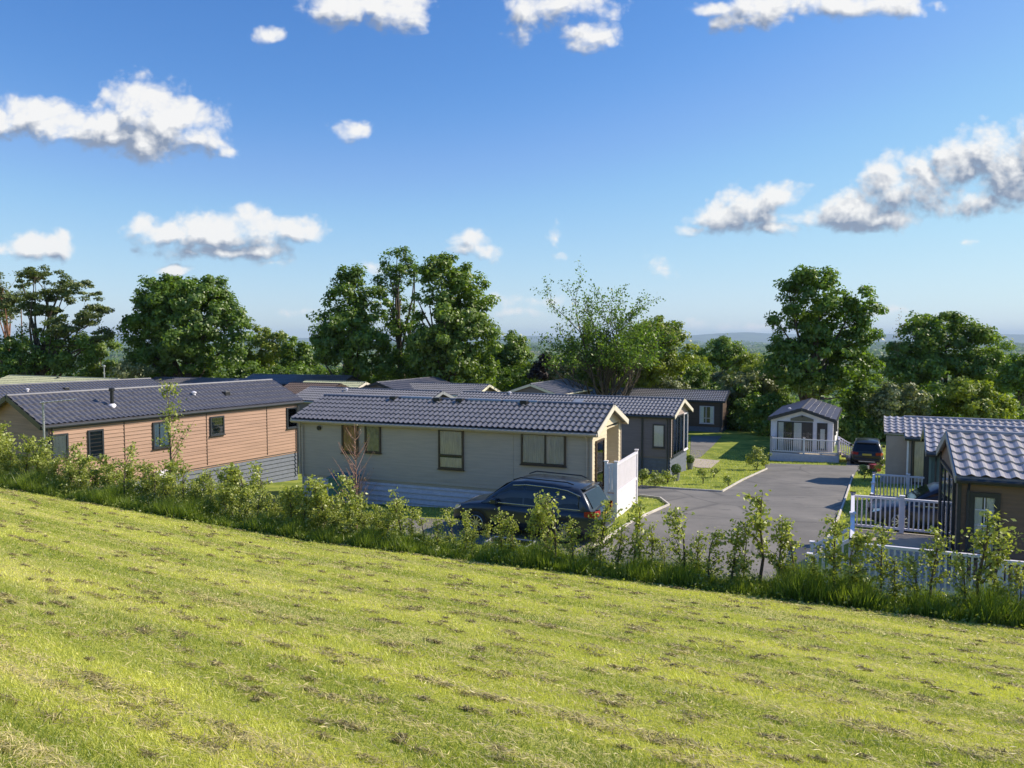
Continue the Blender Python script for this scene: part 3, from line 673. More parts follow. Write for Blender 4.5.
MB().add([(.03, 1.25, 2.62), (.03, 2.75, 2.62), (.03, 2.75, 2.78), (.03, 2.0, 3.03), (.03, 1.25, 2.78), (.07, 1.25, 2.62), (.07, 2.75, 2.62), (.07, 2.75, 2.78), (.07, 2.0, 3.03), (.07, 1.25, 2.78)],
    [(0, 1, 2, 3, 4), (5, 6, 7, 8, 9), (0, 1, 6, 5), (1, 2, 7, 6), (2, 3, 8, 7), (3, 4, 9, 8), (4, 0, 5, 9)]).build('gable_panel', mat('olive_panel', (.16, .15, .10), .6), white)
MB().tube([(.12, 1.98, 2.95), (.12, 2.05, 2.95)], .07, 8).build('gable_lamp', M_black, white)

def from_left(lx, ly, rot, L): a = R(rot); return (lx + math.cos(a) * L, ly + math.sin(a) * L)
RA = -24.0; LA = 11.0; xy = from_left(10.28, 17.5, RA, LA); z0 = -3.07 - 2.3
fa = pxwin(xy, RA, z0, (969, 494, 996, 556))
A = lodge('holiday_lodge', 'brown clad lodge nearest the right edge with a tall dark framed Georgian window', xy, -3.07, RA, LA, 4.1, .68,
    M_brown, M_rooflight, M_grey, M_skirtblue, sk=.6, go=.1, per=.29, gutter_m=M_anth, corner_m=M_anth,
    near=[(fa[0], fa[1], fa[2], fa[3], dict(fw=.11, trans=.33, bars=(2, 4), curtain=[(0, .42, 0, 1), (.58, 1, 0, 1)], cm=M_curtainglare))], gable_m=M_brown)  # side curtains widened in white to imitate light reflected in the panes
window(A, (-LA, 3.6, .65), (0, -1), 2.9, 2.0, mull=(.33, .66), curtain=sides, cm=M_curtainglare)
RB = -26.0; xy = from_left(14.9, 27.2, RB, LA)
B = lodge('holiday_lodge', 'teal green clad lodge second from the right edge with pale roof tiles', xy, -3.95, RB, LA, 4.1, .68,
    M_green, M_rooflight, M_grey, M_skirtblue, sk=.6, go=.15, per=.29, gutter_m=M_anth, corner_m=M_green)
window(B, (-LA, 3.5, .65), (0, -1), 2.7, 2.0, mull=(.33, .66), curtain=sides, cm=M_curtainglare)
RC = -25.0; xy = from_left(18.95, 36.6, RC, LA)
Cc = lodge('holiday_lodge', 'stone grey lodge farthest back of the three pale roofed ones at the right', xy, -4.62, RC, LA, 4.1, .68,
    M_stone, M_rooflight, M_grey, M_skirtblue, sk=.6, go=.15, per=.29, gutter_m=M_anth, corner_m=M_white)
r_ = MB(); tile_slope(r_, -LA - 1.05, -LA - .16, 2.05, 3.58, .15, 2.95); tile_slope(r_, -LA - 1.05, -LA - .16, 2.05, 3.58, 4.0, 2.93); r_.build('porch_roof', M_rooflight, Cc)
MB().box((-LA - .95, .2, .0), (-LA - .06, .28, 2.85)).build('porch_screen', M_stone, Cc)
window(Cc, (-LA, 3.7, .65), (0, -1), 2.0, 2.05, mull=(.5,), fm=M_brownframe, name='door', curtain=sides)
window(Cc, (-LA + .25, -.0, .68), (1, 0), 1.9, 2.0, fm=M_brownframe, mull=(.5,), curtain=sides)

# ------------------------------------------------------------------ verandas
def V2(*a): return Vector(a)
def veranda(label, P0_, rot, w, d, zf, sides_, zg, wrap=None, skirt=M_white, floorm=M_deck, extra_posts=()):
    """P0_: near left corner; w along axis, d away"""
    root = empty('veranda_deck', (P0_[0], P0_[1], zg), R(rot), label, 'veranda'); h = zf - zg
    f = MB(); n = int(d / .145)
    for i in range(n): f.box((0, i * d / n + .004, h - .03), (w, (i + 1) * d / n - .004, h))
    f.box((.03, .03, h - .12), (w - .03, d - .03, h - .035)); f.build('deck_floor', floorm, root)
    s = MB()
    wall_boards(s, (0, 0), (w, 0), -.5, h - .01, .16); wall_boards(s, (0, d), (0, 0), -.5, h - .01, .16); wall_boards(s, (w, d), (0, d), -.5, h - .01, .16); s.build('skirting', skirt, root)
    for (p, q_, np_) in sides_:
        r = railing(MB(), p, q_, h); r.build('railing', M_white, root)
        for i in range(np_):
            t_ = i / (np_ - 1) if np_ > 1 else 0; x = p[0] + (q_[0] - p[0]) * t_; y = p[1] + (q_[1] - p[1]) * t_
            posts(MB(), [(x, y)], h - .3, h + 1.05).build('post', M_white, root)
    return root
dA = veranda('white railed wooden deck against the left end of the brown clad lodge', (7.55, 17.0), RA, 2.7, 5.9, -5.55, [((.06, 5.84), (2.64, 5.84), 3), ((.06, .06), (.06, 5.84), 3), ((.06, .06), (2.64, .06), 2)], -6.05)
n2 = veranda('white railed walkway along the hedge side of the brown clad lodge', from_left(7.6, 16.98, RA, 2.73), RA, 9.5, 1.15, -5.6, [((.12, .05), (9.4, .05), 5)], -6.05)
dB = veranda('white railed deck against the end of the teal green clad lodge', (12.3, 26.2), RB, 2.6, 5.2, -6.42, [((.06, 5.14), (2.5, 5.14), 3), ((.06, .06), (.06, 5.14), 3), ((.06, .06), (2.5, .06), 2)], -6.8)
dC = veranda('pale deck step under the porch of the stone grey lodge', (18.1, 37.4), RC, .85, 3.2, -7.1, [], -7.3)
# white lodge veranda: across its gable
a_ = R(-25)
dW = veranda('white railed veranda with boarded base across the front of the small white lodge', (17.65, 52.35), -25, 4.35, 1.55, -7.72, [((.06, .06), (4.29, .06), 3), ((.06, .06), (.06, 1.5), 2), ((4.29, .06), (4.29, 1.5), 2)], -8.32, skirt=M_skirtblue)
# sage lodge veranda with solid white screens
zf = -5.42
rt = empty('veranda_deck', (2.98, 26.15, -6.05), R(-22), 'white screened veranda on the cream gable behind the blue estate car', 'veranda')
MB().box((.05, .05, .5), (.58, 3.0, .6)).build('deck_floor', M_deck, rt)
s = MB(); wall_boards(s, (0.25, 0), (.6, 0), -.1, .78, .17); wall_boards(s, (.6, 0), (.6, 3.05), -.1, .78, .17); s.build('skirting', M_white, rt)
s = MB(); n = 40
for i in range(n): s.box((.58, .06 + i * 2.95 / n, .84), (.615, .06 + (i + 1) * 2.95 / n - .02, 1.76))
s.box((.57, .05, .76), (.64, 3.0, .85)); s.box((.56, .05, 1.75), (.65, 3.0, 1.83))
for i in range(3): s.box((.27 + i * .1, -.012, .84), (.27 + i * .1 + .085, .02, 1.76))
s.box((.25, -.02, 1.75), (.6, .03, 1.83)); s.build('screen', M_white, rt)
for p in ((.6, 0), (.6, 3.05), (.25, 0)): posts(MB(), [p], -.2, 1.88, .1).build('post', M_white, rt)

# steps with white handrails
def steps(label, x, y, rot, n, zt, zb, w=1.0, rails=True):
    root = empty('deck_steps', (x, y, zb), R(rot), label, 'steps'); h = (zt - zb) / n
    for i in range(n): MB().box((i * .28, 0, h * (n - 1 - i) + .0), ((i + 1) * .28, w, h * (n - i) - .0)).build('step', M_deck, root)
    if rails:
        for yy_ in (-.03, w + .03):
            b = MB(); b.beam((0, yy_, zt - zb + .95), (n * .28, yy_, h + .75), .06, .07)
            b.beam((0, yy_, zt - zb + .15), (n * .28, yy_, h + .05), .05, .05)
            for i in range(1, n * 2): x_ = i * .14; b.beam((x_, yy_, zt - zb + .15 - (zt - zb - h + .1) * i / (n * 2)), (x_, yy_, zt - zb + .92 - (zt - zb - h + .2) * i / (n * 2)), .035, .035)
            b.build('handrail', M_white, root)
            posts(MB(), [(n * .28, yy_)], 0, h + .85, .09).build('newel_post', M_white, root)
    return root
p = Vector((7.55, 17.0)) + pr * 1.6
steps('short flight of steps with white handrails from the deck to the drive behind the hedge', p.x, p.y, RA + 180, 3, -5.56, -6.05, 1.1)
steps('timber steps with white handrails at the side of the small white lodge', 22.05, 51.9, -25, 4, -7.7, -8.3, 1.3)

# ------------------------------------------------------------------ cars
def car(label, x, y, rot, paint, L=4.8, Wd=1.93, H=1.72, name='parked_car', roof_bars=True, plate=M_plate):
    z = g1(x, y) + .02; root = empty(name, (x, y, z), R(rot), label, 'car'); k = L / 4.8; hk = H / 1.72; w = Wd / 1.93
    st = [(-2.38, .80, .78, .45), (-2.32, .96, .86, .32), (-2.1, 1.0, .92, .26), (-1.5, 1.01, .955, .24), (-.6, 1.0, .96, .22), (.3, .99, .96, .22), (1.0, .985, .955, .22), (1.3, .98, .95, .24), (1.75, .92, .93, .25), (2.1, .84, .89, .28), (2.3, .74, .82, .32), (2.4, .58, .72, .38)]
    b = MB(); V = []; nr = 13
    for (sx, zt, hw, zb) in st:
        h_ = zt - zb; half = [(0, zb), (.82 * hw, zb), (.97 * hw, zb + .12 * h_), (hw, zb + .38 * h_), (hw * .995, zb + .7 * h_), (hw * .965, zb + .93 * h_), (hw * .88, zt)]
        ring = half + [(-a, c) for a, c in half[::-1][:-1]]
        ring.insert(7, (0, zt + .015)); 
        V.append([(sx * k, a * w, c * hk) for a, c in ring])
    n = len(V[0]); b.add([p for r_ in V for p in r_], [(i * n + j, i * n + (j + 1) % n, (i + 1) * n + (j + 1) % n, (i + 1) * n + j) for i in range(len(V) - 1) for j in range(n)] + [tuple(range(n)), tuple((len(V) - 1) * n + j for j in range(n))])
    body = b.build('body', paint, root, smooth=True)
    cs = [(-2.26, 1.0, .86, .80), (-2.12, 1.22, .88, .78), (-1.93, 1.50, .89, .74), (-1.78, 1.62, .90, .70), (-1.0, 1.70, .91, .70), (-.1, 1.72, .91, .70), (.35, 1.67, .91, .70), (.75, 1.42, .90, .72), (1.05, 1.20, .89, .76), (1.32, .98, .88, .82)]
    b = MB(); V = []
    for (sx, zr, hb, hr) in cs:
        f = (zr - .97) / (1.72 - .97); hrr = hb + (hr - hb) * min(1, f * 1.0)
        half = [(hb, .97), ((hb + hrr) / 2 + .01, (.97 + zr) / 2), (hrr, zr - .05), (hrr - .09, zr - .005)]
        ring = half + [(0, zr + .02)] + [(-a, c) for a, c in half[::-1]]
        V.append([(sx * k, a * w, c * hk) for a, c in ring])
    n = len(V[0]); b.add([p for r_ in V for p in r_], [(i * n + j, i * n + j + 1, (i + 1) * n + j + 1, (i + 1) * n + j) for i in range(len(V) - 1) for j in range(n - 1)] + [tuple(range(n))])
    cab = b.build('roof', paint, root, smooth=True)
    def sidept(x_, f, sg, o=.012):   # f 0 belt .. 1 top of glass
        for i in range(len(cs) - 1):
            if cs[i][0] <= x_ <= cs[i + 1][0]:
                t_ = (x_ - cs[i][0]) / (cs[i + 1][0] - cs[i][0]); zr = cs[i][1] * (1 - t_) + cs[i + 1][1] * t_; hb = cs[i][2]; hr = cs[i][3]; g_ = (zr - .97) / .75; hrr = hb + (hr - hb) * min(1, g_)
                z_ = 1.03 + (zr - .11 - 1.03) * f; y_ = hb + (hrr - hb) * ((z_ - .97) / max(.01, zr - .05 - .97)); return (x_ * k, sg * (y_ + o) * w, z_ * hk)
    for sg in (-1, 1):
        for (xa, xb) in ((-1.86, -1.12), (-1.06, -.12), (-.06, 1.02)):
            vs = []; fs = []; m_ = 6
            for i in range(m_ + 1):
                x_ = xa + (xb - xa) * i / m_; vs += [sidept(x_, 0, sg), sidept(x_, .98, sg)]
            for i in range(m_): fs.append((2 * i, 2 * i + 2, 2 * i + 3, 2 * i + 1))
            MB().add(vs, fs).build('side_window', M_carwin, root)
        tr = MB(); tr.tube([sidept(-1.92 + .5 * i * .98, 0, sg, .02) for i in range(7)] , .012, 5); tr.tube([sidept(-1.9 + .44 * i, 1.0, sg, .015) for i in range(6)], .012, 5); tr.build('chrome_trim', M_silver, root)
        if roof_bars: MB().tube([(-1.6 * k, sg * .60 * w, 1.70 * hk), (-1.4 * k, sg * .62 * w, 1.76 * hk), (.1 * k, sg * .62 * w, 1.79 * hk), (.35 * k, sg * .60 * w, 1.70 * hk)], .02, 6).build('roof_bar', M_black, root)
        mm = MB().box((.72 * k, sg * .93 * w - .0, 1.0 * hk), (.9 * k, sg * 1.12 * w, 1.16 * hk)) ; mm.build('wing_mirror', paint, root, bevel=.03)
        tl = MB().add([(-2.40 * k, sg * .52 * w, .84 * hk), (-2.40 * k, sg * .52 * w, 1.0 * hk), (-2.34 * k, sg * .84 * w, 1.02 * hk), (-2.34 * k, sg * .84 * w, .80 * hk), (-2.05 * k, sg * .955 * w, 1.0 * hk), (-2.05 * k, sg * .965 * w, .86 * hk), (-2.28 * k, sg * .5 * w, .9 * hk), (-2.2 * k, sg * .5 * w, 1.0 * hk)],
            [(0, 3, 2, 1), (3, 5, 4, 2), (0, 1, 7, 6)]); tl.build('tail_light', M_tail, root)
        MB().add([(2.36 * k, sg * .45 * w, .66 * hk), (2.36 * k, sg * .45 * w, .76 * hk), (2.24 * k, sg * .82 * w, .80 * hk), (2.30 * k, sg * .82 * w, .66 * hk), (2.0 * k, sg * .92 * w, .84 * hk), (2.05 * k, sg * .92 * w, .76 * hk)], [(0, 1, 2, 3), (3, 2, 4, 5)]).build('headlight', M_silver, root)
        for wx in (-1.43, 1.45):
            MB().lathe((wx * k, sg * (.955 * w), .36), [(0, -.02 * sg), (.41, -.02 * sg), (.43, .008 * sg), (.40, .012 * sg), (.36, .004 * sg), (0, .004 * sg)], 24, 'y').build('wheel_arch', M_black, root)
            wh = MB().lathe((wx * k, sg * (.86 * w), .35), [(.22, -.1), (.33, -.11), (.355, -.07), (.355, .07), (.33, .115), (.25, .12), (.22, .1)], 28, 'y').build('wheel', M_rubber, root, smooth=True)
            wh.location = (0, sg * .02, 0)
            rm = MB(); cy_ = sg * (.86 * w + .105)
            rm.lathe((wx * k, cy_, .35), [(.245, .0), (.225, .02 * sg), (.205, -.01 * sg)], 28, 'y').lathe((wx * k, cy_, .35), [(.0, .012 * sg), (.05, .01 * sg), (.055, -.02 * sg)], 12, 'y')
            for j in range(10):
                th = j * math.pi / 5; rm.beam((wx * k + .04 * math.cos(th), cy_, .35 + .04 * math.sin(th)), (wx * k + .22 * math.cos(th), cy_, .35 + .22 * math.sin(th)), .028, .02, up=(0, 1, 0))
            rm.lathe((wx * k, cy_ - sg * .06, .35), [(0, 0), (.21, 0)], 20, 'y'); ro = rm.build('rim', M_alloy, wh)
    def back(y_, z0_, x_): return (x_ * k, y_ * w, z0_ * hk)
    MB().add([back(-.70, 1.07, -2.245), back(.70, 1.07, -2.245), back(.62, 1.48, -1.975), back(-.62, 1.48, -1.975)], [(0, 1, 2, 3)]).build('rear_window', M_carwin, root)
    MB().add([back(-.74, 1.06, 1.26), back(.74, 1.06, 1.26), back(.64, 1.58, .58), back(-.64, 1.58, .58)], [(0, 1, 2, 3)]).build('windscreen', M_carwin, root)
    MB().box((-1.99 * k, -.62 * w, 1.56 * hk), (-1.7 * k, .62 * w, 1.60 * hk)).build('spoiler', paint, root, bevel=.01)
    MB().box((-2.44 * k, -.80 * w, .38), (-2.2 * k, .80 * w, .58)).build('rear_bumper', paint, root, bevel=.05)
    MB().box((-2.455 * k, -.5 * w, .36), (-2.43 * k, .5 * w, .42)).build('bumper_trim', M_silver, root)
    MB().box((-2.41 * k, -.27, .80 * hk), (-2.385 * k, .27, .92 * hk)).build('number_plate', plate, root)
    MB().box((2.38 * k, -.5 * w, .48), (2.43 * k, .5 * w, .64)).build('grille', M_black, root, bevel=.01)
    return root
M_carwin = mat('tinted_car_window', (.012, .015, .02), .04, spec=.5, var=.1, coat=0)
car('dark blue estate car with roof bars parked beside the sage lodge behind the hedge', .62, 23.65, 180 - 25, M_paintblue)
car('black car with a yellow rear plate parked beside the small white lodge', 23.4, 50.4, 65, M_paintblack, L=4.4, Wd=1.85, H=1.65, roof_bars=False)
car('dark navy car half hidden behind the deck railing of the brown clad lodge', 13.55, 23.75, 180 - 24, M_paintnavy, L=4.4, Wd=1.8, H=1.46, roof_bars=False)

# ------------------------------------------------------------------ small things
def pot_bush(u, v, h, label):
    x, y = gh(u, v); r = empty('potted_bush', (x, y, g1(x, y)), 0, label, 'potted plant', 'potted round bushes')
    MB().lathe((0, 0, 0), [(0, 0), (.15, 0), (.2, .38), (.22, .4), (.17, .4), (0, .36)], 14).build('pot', M_pot, r)
    MB().tube([(0, 0, .36), (0, 0, .6)], .02, 6).build('stem', M_bark, r)
    P = rng.normal(size=(900, 3)); P /= np.linalg.norm(P, axis=1, keepdims=True); nn = P.copy(); P *= rng.uniform(.8, 1.05, (900, 1)) * .25; P[:, 2] += h
    np_mesh('foliage', leaf_quads(P, np.full(900, .035), nn + rng.normal(size=P.shape) * .4), 4, L_dark, rng.random(900) * .5, r)
pot_bush(676, 481, .62, 'round clipped bush in a grey pot on the lawn before the slate grey lodge')
pot_bush(690, 469.5, .6, 'round clipped bush in a pot beside the paved path of the slate grey lodge')
b_ = empty('storage_box', (*wpx((2.74, 26.27), -22, 350, 480)[:0], 0, 0, 0) if False else (-6.35, 28.9, -6.05), R(-22), 'teal storage box against the skirting of the sage lodge', 'box')
MB().box((-.5, -.35, 0), (.5, .3, .78)).build('bin_body', M_teal, b_, bevel=.04); MB().add([(-.54, -.39, .78), (.54, -.39, .78), (.54, .34, .86), (-.54, .34, .86), (-.54, -.39, .84), (.54, -.39, .84), (.5, .3, .95), (-.5, .3, .95)], [(0, 3, 2, 1), (4, 5, 6, 7), (0, 1, 5, 4), (1, 2, 6, 5), (2, 3, 7, 6), (3, 0, 4, 7)]).build('lid', M_teal, b_)
x, y = gh(875, 471.5); b_ = empty('grit_bin', (x, y, g1(x, y)), R(20), 'small red bin by the verge in front of the black car', 'bin')
MB().box((-.25, -.2, 0), (.25, .2, .34)).build('bin_body', M_red, b_, bevel=.03); MB().box((-.28, -.23, .34), (.28, .23, .42)).build('lid', M_red, b_, bevel=.03)
# low dark trough with pale rim before the estate car
x, y = -.05, 20.6; b_ = empty('water_trough', (x, y, g1(x, y) - .0), R(-24), 'low dark trough with a pale rim between the hedge and the blue estate car', 'trough')
tr = MB().box((-.6, -.3, 0), (.6, -.26, .5)).box((-.6, .26, 0), (.6, .3, .5)).box((-.6, -.26, 0), (-.56, .26, .5)).box((.56, -.26, 0), (.6, .26, .5)).box((-.56, -.26, .02), (.56, .26, .06)); tr.build('basin', M_black, b_)
MB().tube([(-.61, -.31, .51), (.61, -.31, .51), (.61, .31, .51), (-.61, .31, .51), (-.61, -.31, .51)], .022, 6).tube([(-.61, -.32, 0), (-.61, -.32, .51)], .02, 6).build('rim', M_grey, b_)
# television aerial on a pole
X_, Z_ = ray(43, 404); y = 27.0; b_ = empty('television_aerial', (X_ * y, y, g1(X_ * y, y)), R(60), 'grey television aerial on a tall pole before the gable of the timber clad lodge', 'aerial')
hz = Z_ * y - g1(X_ * y, y) + .1
MB().tube([(0, 0, 0), (0, 0, hz)], .035, 8).build('pole', M_grey, b_)
ar = MB().tube([(-.1, 0, hz - .05), (.75, -.75, hz + .05)], .025, 6)
for i in range(9): t_ = i / 8; c_ = Vector((-.05 + .75 * t_, -.7 * t_, hz - .04 + .09 * t_)); ar.tube([c_ + Vector((.12, .12, 0)), c_ - Vector((.12, .12, 0))], .012, 4)
ar.build('aerial_array', M_grey, b_)
for (u, v0, v1, yy_) in ((104, 366, 381, 66.0),):
    X_, Z_ = ray(u, v0); z = g1(X_ * yy_, yy_); b_ = empty('lamp_pole', (X_ * yy_, yy_, z), 0, 'thin pale pole standing above the roofs in front of the big round tree', 'pole')
    MB().tube([(0, 0, 0), (0, 0, Z_ * yy_ - z)], [.08, .05], 8).build('shaft', M_grey, b_); MB().lathe((0, 0, Z_ * yy_ - z - .1), [(0, 0), (.12, .02), (.12, .16), (0, .2)], 10).build('cap', M_grey, b_)

# ------------------------------------------------------------------ trees
def crown_points(lobes, rc, dens, gap, seed):
    r = np.random.default_rng(seed); out = []
    for (cx_, cy_, cz_, rx, ry, rz) in lobes:
        n = int(dens * (rx * rz + rx * ry + ry * rz) * 4.2 / (rc * rc * 3.1)) + 4
        d = r.normal(size=(n, 3)); d /= np.linalg.norm(d, axis=1, keepdims=True); rad = r.uniform(.25, 1, (n, 1)) ** .45
        p = d * rad * np.array([rx, ry, rz]); bump = np.array([noise.noise(Vector((d_[0] * 1.7 + seed, d_[1] * 1.7, d_[2] * 1.7))) for d_ in d])[:, None]
        p *= 1 + .30 * bump; p += np.array([cx_, cy_, cz_])
        if gap > 0:
            nn = np.array([noise.noise(Vector(q_ * (.8 / rc) * .45) + Vector((seed * 3.1, 0, 0))) for q_ in p]); p = p[nn > -.55 + gap]
        out.append(p)
    return np.concatenate(out)
def tree(name, label, lobes, y, lm, leaf=.17, rc=.75, dens=1., gap=.25, nl=85, trunk=.3, bark=None, trunk_u=None, fork=.35, limbs=9, group=None, cat='tree', twig=True, depth=.8, clumpz=.7, fl=.05):
    """lobes in the photo's points at distance y: (u, v, ru, rv [, depth offset])"""
    bark = bark or M_bark; seed = int(lobes[0][0] * 3 + y); r = np.random.default_rng(seed)
    Ls = []
    for l in lobes:
        X, Z = ray(l[0], l[1]); dy = l[4] if len(l) > 4 else r.uniform(-.35, .35) * l[2] * y / FPX
        yy_ = y + dy; s = yy_ / FPX; Ls.append((X * yy_, yy_, Z * yy_, l[2] * s, l[2] * s * depth, l[3] * s))
    tu = trunk_u if trunk_u is not None else lobes[0][0]; bx_ = ray(tu, 384)[0] * y; bz = g1(bx_, y) - .15
    root = empty(name, (bx_, y, bz), 0, label, cat, group); o = np.array([bx_, y, bz])
    P = crown_points(Ls, rc, dens * 1.25, gap * .75, seed)
    P = P[P[:, 2] > gz(P[:, 0], P[:, 1]) + .3]
    n = len(P); cen = np.array([sum(l[i] for l in Ls) / len(Ls) for i in range(3)])
    top = P[:, 2].max(); H = top - bz
    # limbs
    tm = MB(); fz = bz + H * fork * .8; lo = P[:, 2].min(); fz = max(bz + .3, min(fz, lo + (top - lo) * .35))
    axis_top = Vector((cen[0] * .6 + bx_ * .4, y * .4 + cen[1] * .6, bz + H * .72))
    base = Vector((bx_, y, bz)); pts = []
    for i in range(7):
        t_ = i / 6; p_ = base.lerp(axis_top, t_); w_ = H * .02 * math.sin(t_ * 5 + seed); pts.append(p_ + Vector((w_ * math.sin(t_ * math.pi), w_ * .5 * math.sin(t_ * math.pi), 0)))
    O_ = Vector(o)
    tm.tube([p_ - O_ for p_ in pts], [trunk * (1.25 if i == 0 else 1) * (1 - .82 * i / 6) for i in range(7)], 9)
    nodes = [(p_, trunk * (1 - .82 * i / 6)) for i, p_ in enumerate(pts)]
    idx = r.choice(n, min(limbs, n), replace=False)
    for k in idx:
        tgt = Vector(P[k]); t0 = r.uniform(.25, .95) * min(1, max(.05, (tgt.z - bz) / H)); j = min(5, max(0, int(t0 * 6))); st = pts[j].lerp(pts[j + 1], r.random())
        if st.z > tgt.z: st = pts[max(1, j - 1)]
        mid = st.lerp(tgt, .5) + Vector((0, 0, (tgt - st).length * .08)) + Vector(r.normal(size=3) * (tgt - st).length * .05)
        r0 = trunk * (.5 - .35 * t0)
        lp = [st, st.lerp(mid, .6) + Vector((0, 0, .0)), mid, mid.lerp(tgt, .55), tgt]; lr = [r0, r0 * .8, r0 * .6, r0 * .38, r0 * .15]
        tm.tube([p_ - O_ for p_ in lp], lr, 6); nodes += list(zip(lp[1:4], lr[1:4]))
    if twig:
        NP = np.array([list(a[0]) for a in nodes]); NR = [a[1] for a in nodes]
        for k in r.choice(n, min(n, 130), replace=False):
            d = ((NP - P[k]) ** 2).sum(1) + (NP[:, 2] > P[k][2]) * 6; j = int(d.argmin()); a = Vector(NP[j]); c_ = Vector(P[k]); m_ = a.lerp(c_, .5) + Vector((0, 0, -.05 * (c_ - a).length))
            tm.tube([a - O_, m_ - O_, c_ - O_], [max(.02, NR[j] * .35), max(.015, NR[j] * .2), .01], 4, cap=False)
    tm.build('trunk', bark, root, smooth=True)
    # leaves in clumps
    cn = r.integers(int(nl * .6), int(nl * 1.4), n); tot = cn.sum(); ci = np.repeat(np.arange(n), cn)
    g_ = r.normal(size=(tot, 3)); g_ /= np.linalg.norm(g_, axis=1, keepdims=True); g_ *= r.uniform(.15, 1, (tot, 1)) ** .6
    scl = r.uniform(.7, 1.25, n)[ci][:, None] * rc
    Lp = P[ci] + g_ * scl * np.array([1, 1, clumpz])
    outw = Lp - cen; outw /= np.linalg.norm(outw, axis=1, keepdims=True) + 1e-6
    nn = g_ * .8 + outw * .5 + np.array([0, 0, .45]) + r.normal(size=(tot, 3)) * .45
    tint = r.uniform(.1, .9, n)[ci] * .6 + r.random(tot) * .4
    global rng
    sv = rng; rng = r
    V = leaf_quads(Lp - o, leaf * r.uniform(.6, 1.25, tot), nn, .62); rng = sv
    np_mesh('crown', V, 4, lm, tint, root)
    return root

T = tree
T('pine_tree', 'tall reddish pine cut by the left edge of the picture', [(2, 290, 20, 20), (-12, 310, 26, 28), (12, 282, 10, 10)], 78, L_pine, .13, .7, .9, .4, 60, .3, M_barkred, trunk_u=17, limbs=12)
T('umbrella_pine', 'spreading umbrella shaped pine with bare lower limbs at the left', [(45, 277, 27, 9), (28, 283, 14, 9), (66, 286, 26, 8), (82, 298, 22, 8), (94, 312, 18, 7), (50, 296, 26, 6), (40, 310, 20, 5), (72, 322, 24, 7), (100, 335, 16, 8), (22, 305, 16, 7), (60, 330, 24, 6)], 75, L_pine, .12, .55, .9, .62, 75, .36, M_bark, trunk_u=36, limbs=26, fork=.2, clumpz=.5)
T('holly_tree', 'dark dense evergreen mass under the umbrella pine', [(40, 355, 36, 25), (70, 352, 24, 20), (20, 362, 24, 18)], 74, L_dark, .14, .7, 1.0, .1, 70, .2)
T('leafy_tree', 'mid green tree filling the gap left of the big round tree', [(104, 356, 18, 22), (92, 345, 14, 14)], 80, L_mid, .15, .7, .9, .2, 93, .2)
T('leafy_bush', 'low bush at the left edge below the pine', [(-2, 352, 22, 26)], 74, L_mid, .15, .7, .9, .2, 60, .2, cat='bush')
T('oak_tree', 'big round dense oak left of centre behind the roofs', [(186, 322, 52, 42, 0), (160, 303, 28, 28), (205, 302, 34, 26), (232, 335, 24, 28), (145, 335, 22, 30), (180, 355, 50, 26), (175, 290, 24, 16)], 76, L_dark, .18, .85, 1.0, .14, 102, .5, trunk_u=186, limbs=16)
T('olive_bush', 'greyish bush between the holly mass and the big oak', [(128, 372, 20, 10)], 72, L_haw, .13, .6, 1, .1, 60, .1, cat='bush')
T('leafy_tree', 'yellow green tree just right of the big oak', [(262, 352, 20, 22), (275, 345, 16, 18), (252, 366, 20, 14)], 86, L_yellow, .16, .75, .9, .2, 93, .25)
T('leafy_tree', 'bright green low tree left of the tall group near the centre', [(296, 352, 16, 19), (300, 366, 22, 16)], 84, L_mid, .16, .7, .9, .2, 93, .25)
T('ash_tree', 'leftmost of the three tall trees near the centre with a pointed top', [(345, 300, 22, 30), (352, 275, 12, 12), (340, 335, 32, 32), (370, 310, 18, 28), (365, 350, 30, 30), (328, 345, 18, 26)], 74, L_dark, .17, .8, .9, .22, 96, .4, limbs=14)
T('ivy_clad_tree', 'tall slender ivy clad tree with a sparse crown in the middle of the tall group', [(398, 262, 17, 20), (388, 285, 16, 18), (412, 275, 14, 18), (402, 315, 16, 22), (400, 345, 20, 26), (399, 372, 24, 18)], 76, L_dark, .15, .7, .8, .33, 55, .45, limbs=14, trunk_u=402)
T('chestnut_tree', 'broad full crowned tree on the right of the tall group near the centre', [(445, 290, 30, 34), (462, 300, 30, 34), (440, 268, 18, 14), (450, 335, 40, 36), (472, 345, 28, 36), (432, 350, 30, 34), (455, 372, 44, 20)], 73, L_mid, .18, .85, .95, .17, 99, .5, limbs=16)
T('leafy_tree', 'small round tree at the foot of the broad full crowned tree', [(505, 352, 22, 22), (515, 362, 20, 18), (490, 365, 18, 18)], 82, L_mid, .16, .75, .9, .2, 96, .25)
T('copper_beech', 'small dark purple leaved tree left of the sparse tall tree', [(543, 367, 9, 13), (538, 374, 8, 9)], 72, L_purple, .13, .5, 1., .1, 60, .12)
T('hawthorn_bush', 'pale blossoming hawthorn beside the small purple tree', [(560, 376, 18, 14), (572, 368, 14, 12)], 73, L_haw, .13, .6, 1., .1, 85, .12, cat='bush')
T('leafy_bush', 'green bush behind the purple leaved tree', [(525, 375, 20, 14), (555, 366, 20, 14)], 80, L_mid, .15, .7, 1., .1, 85, .12, cat='bush')
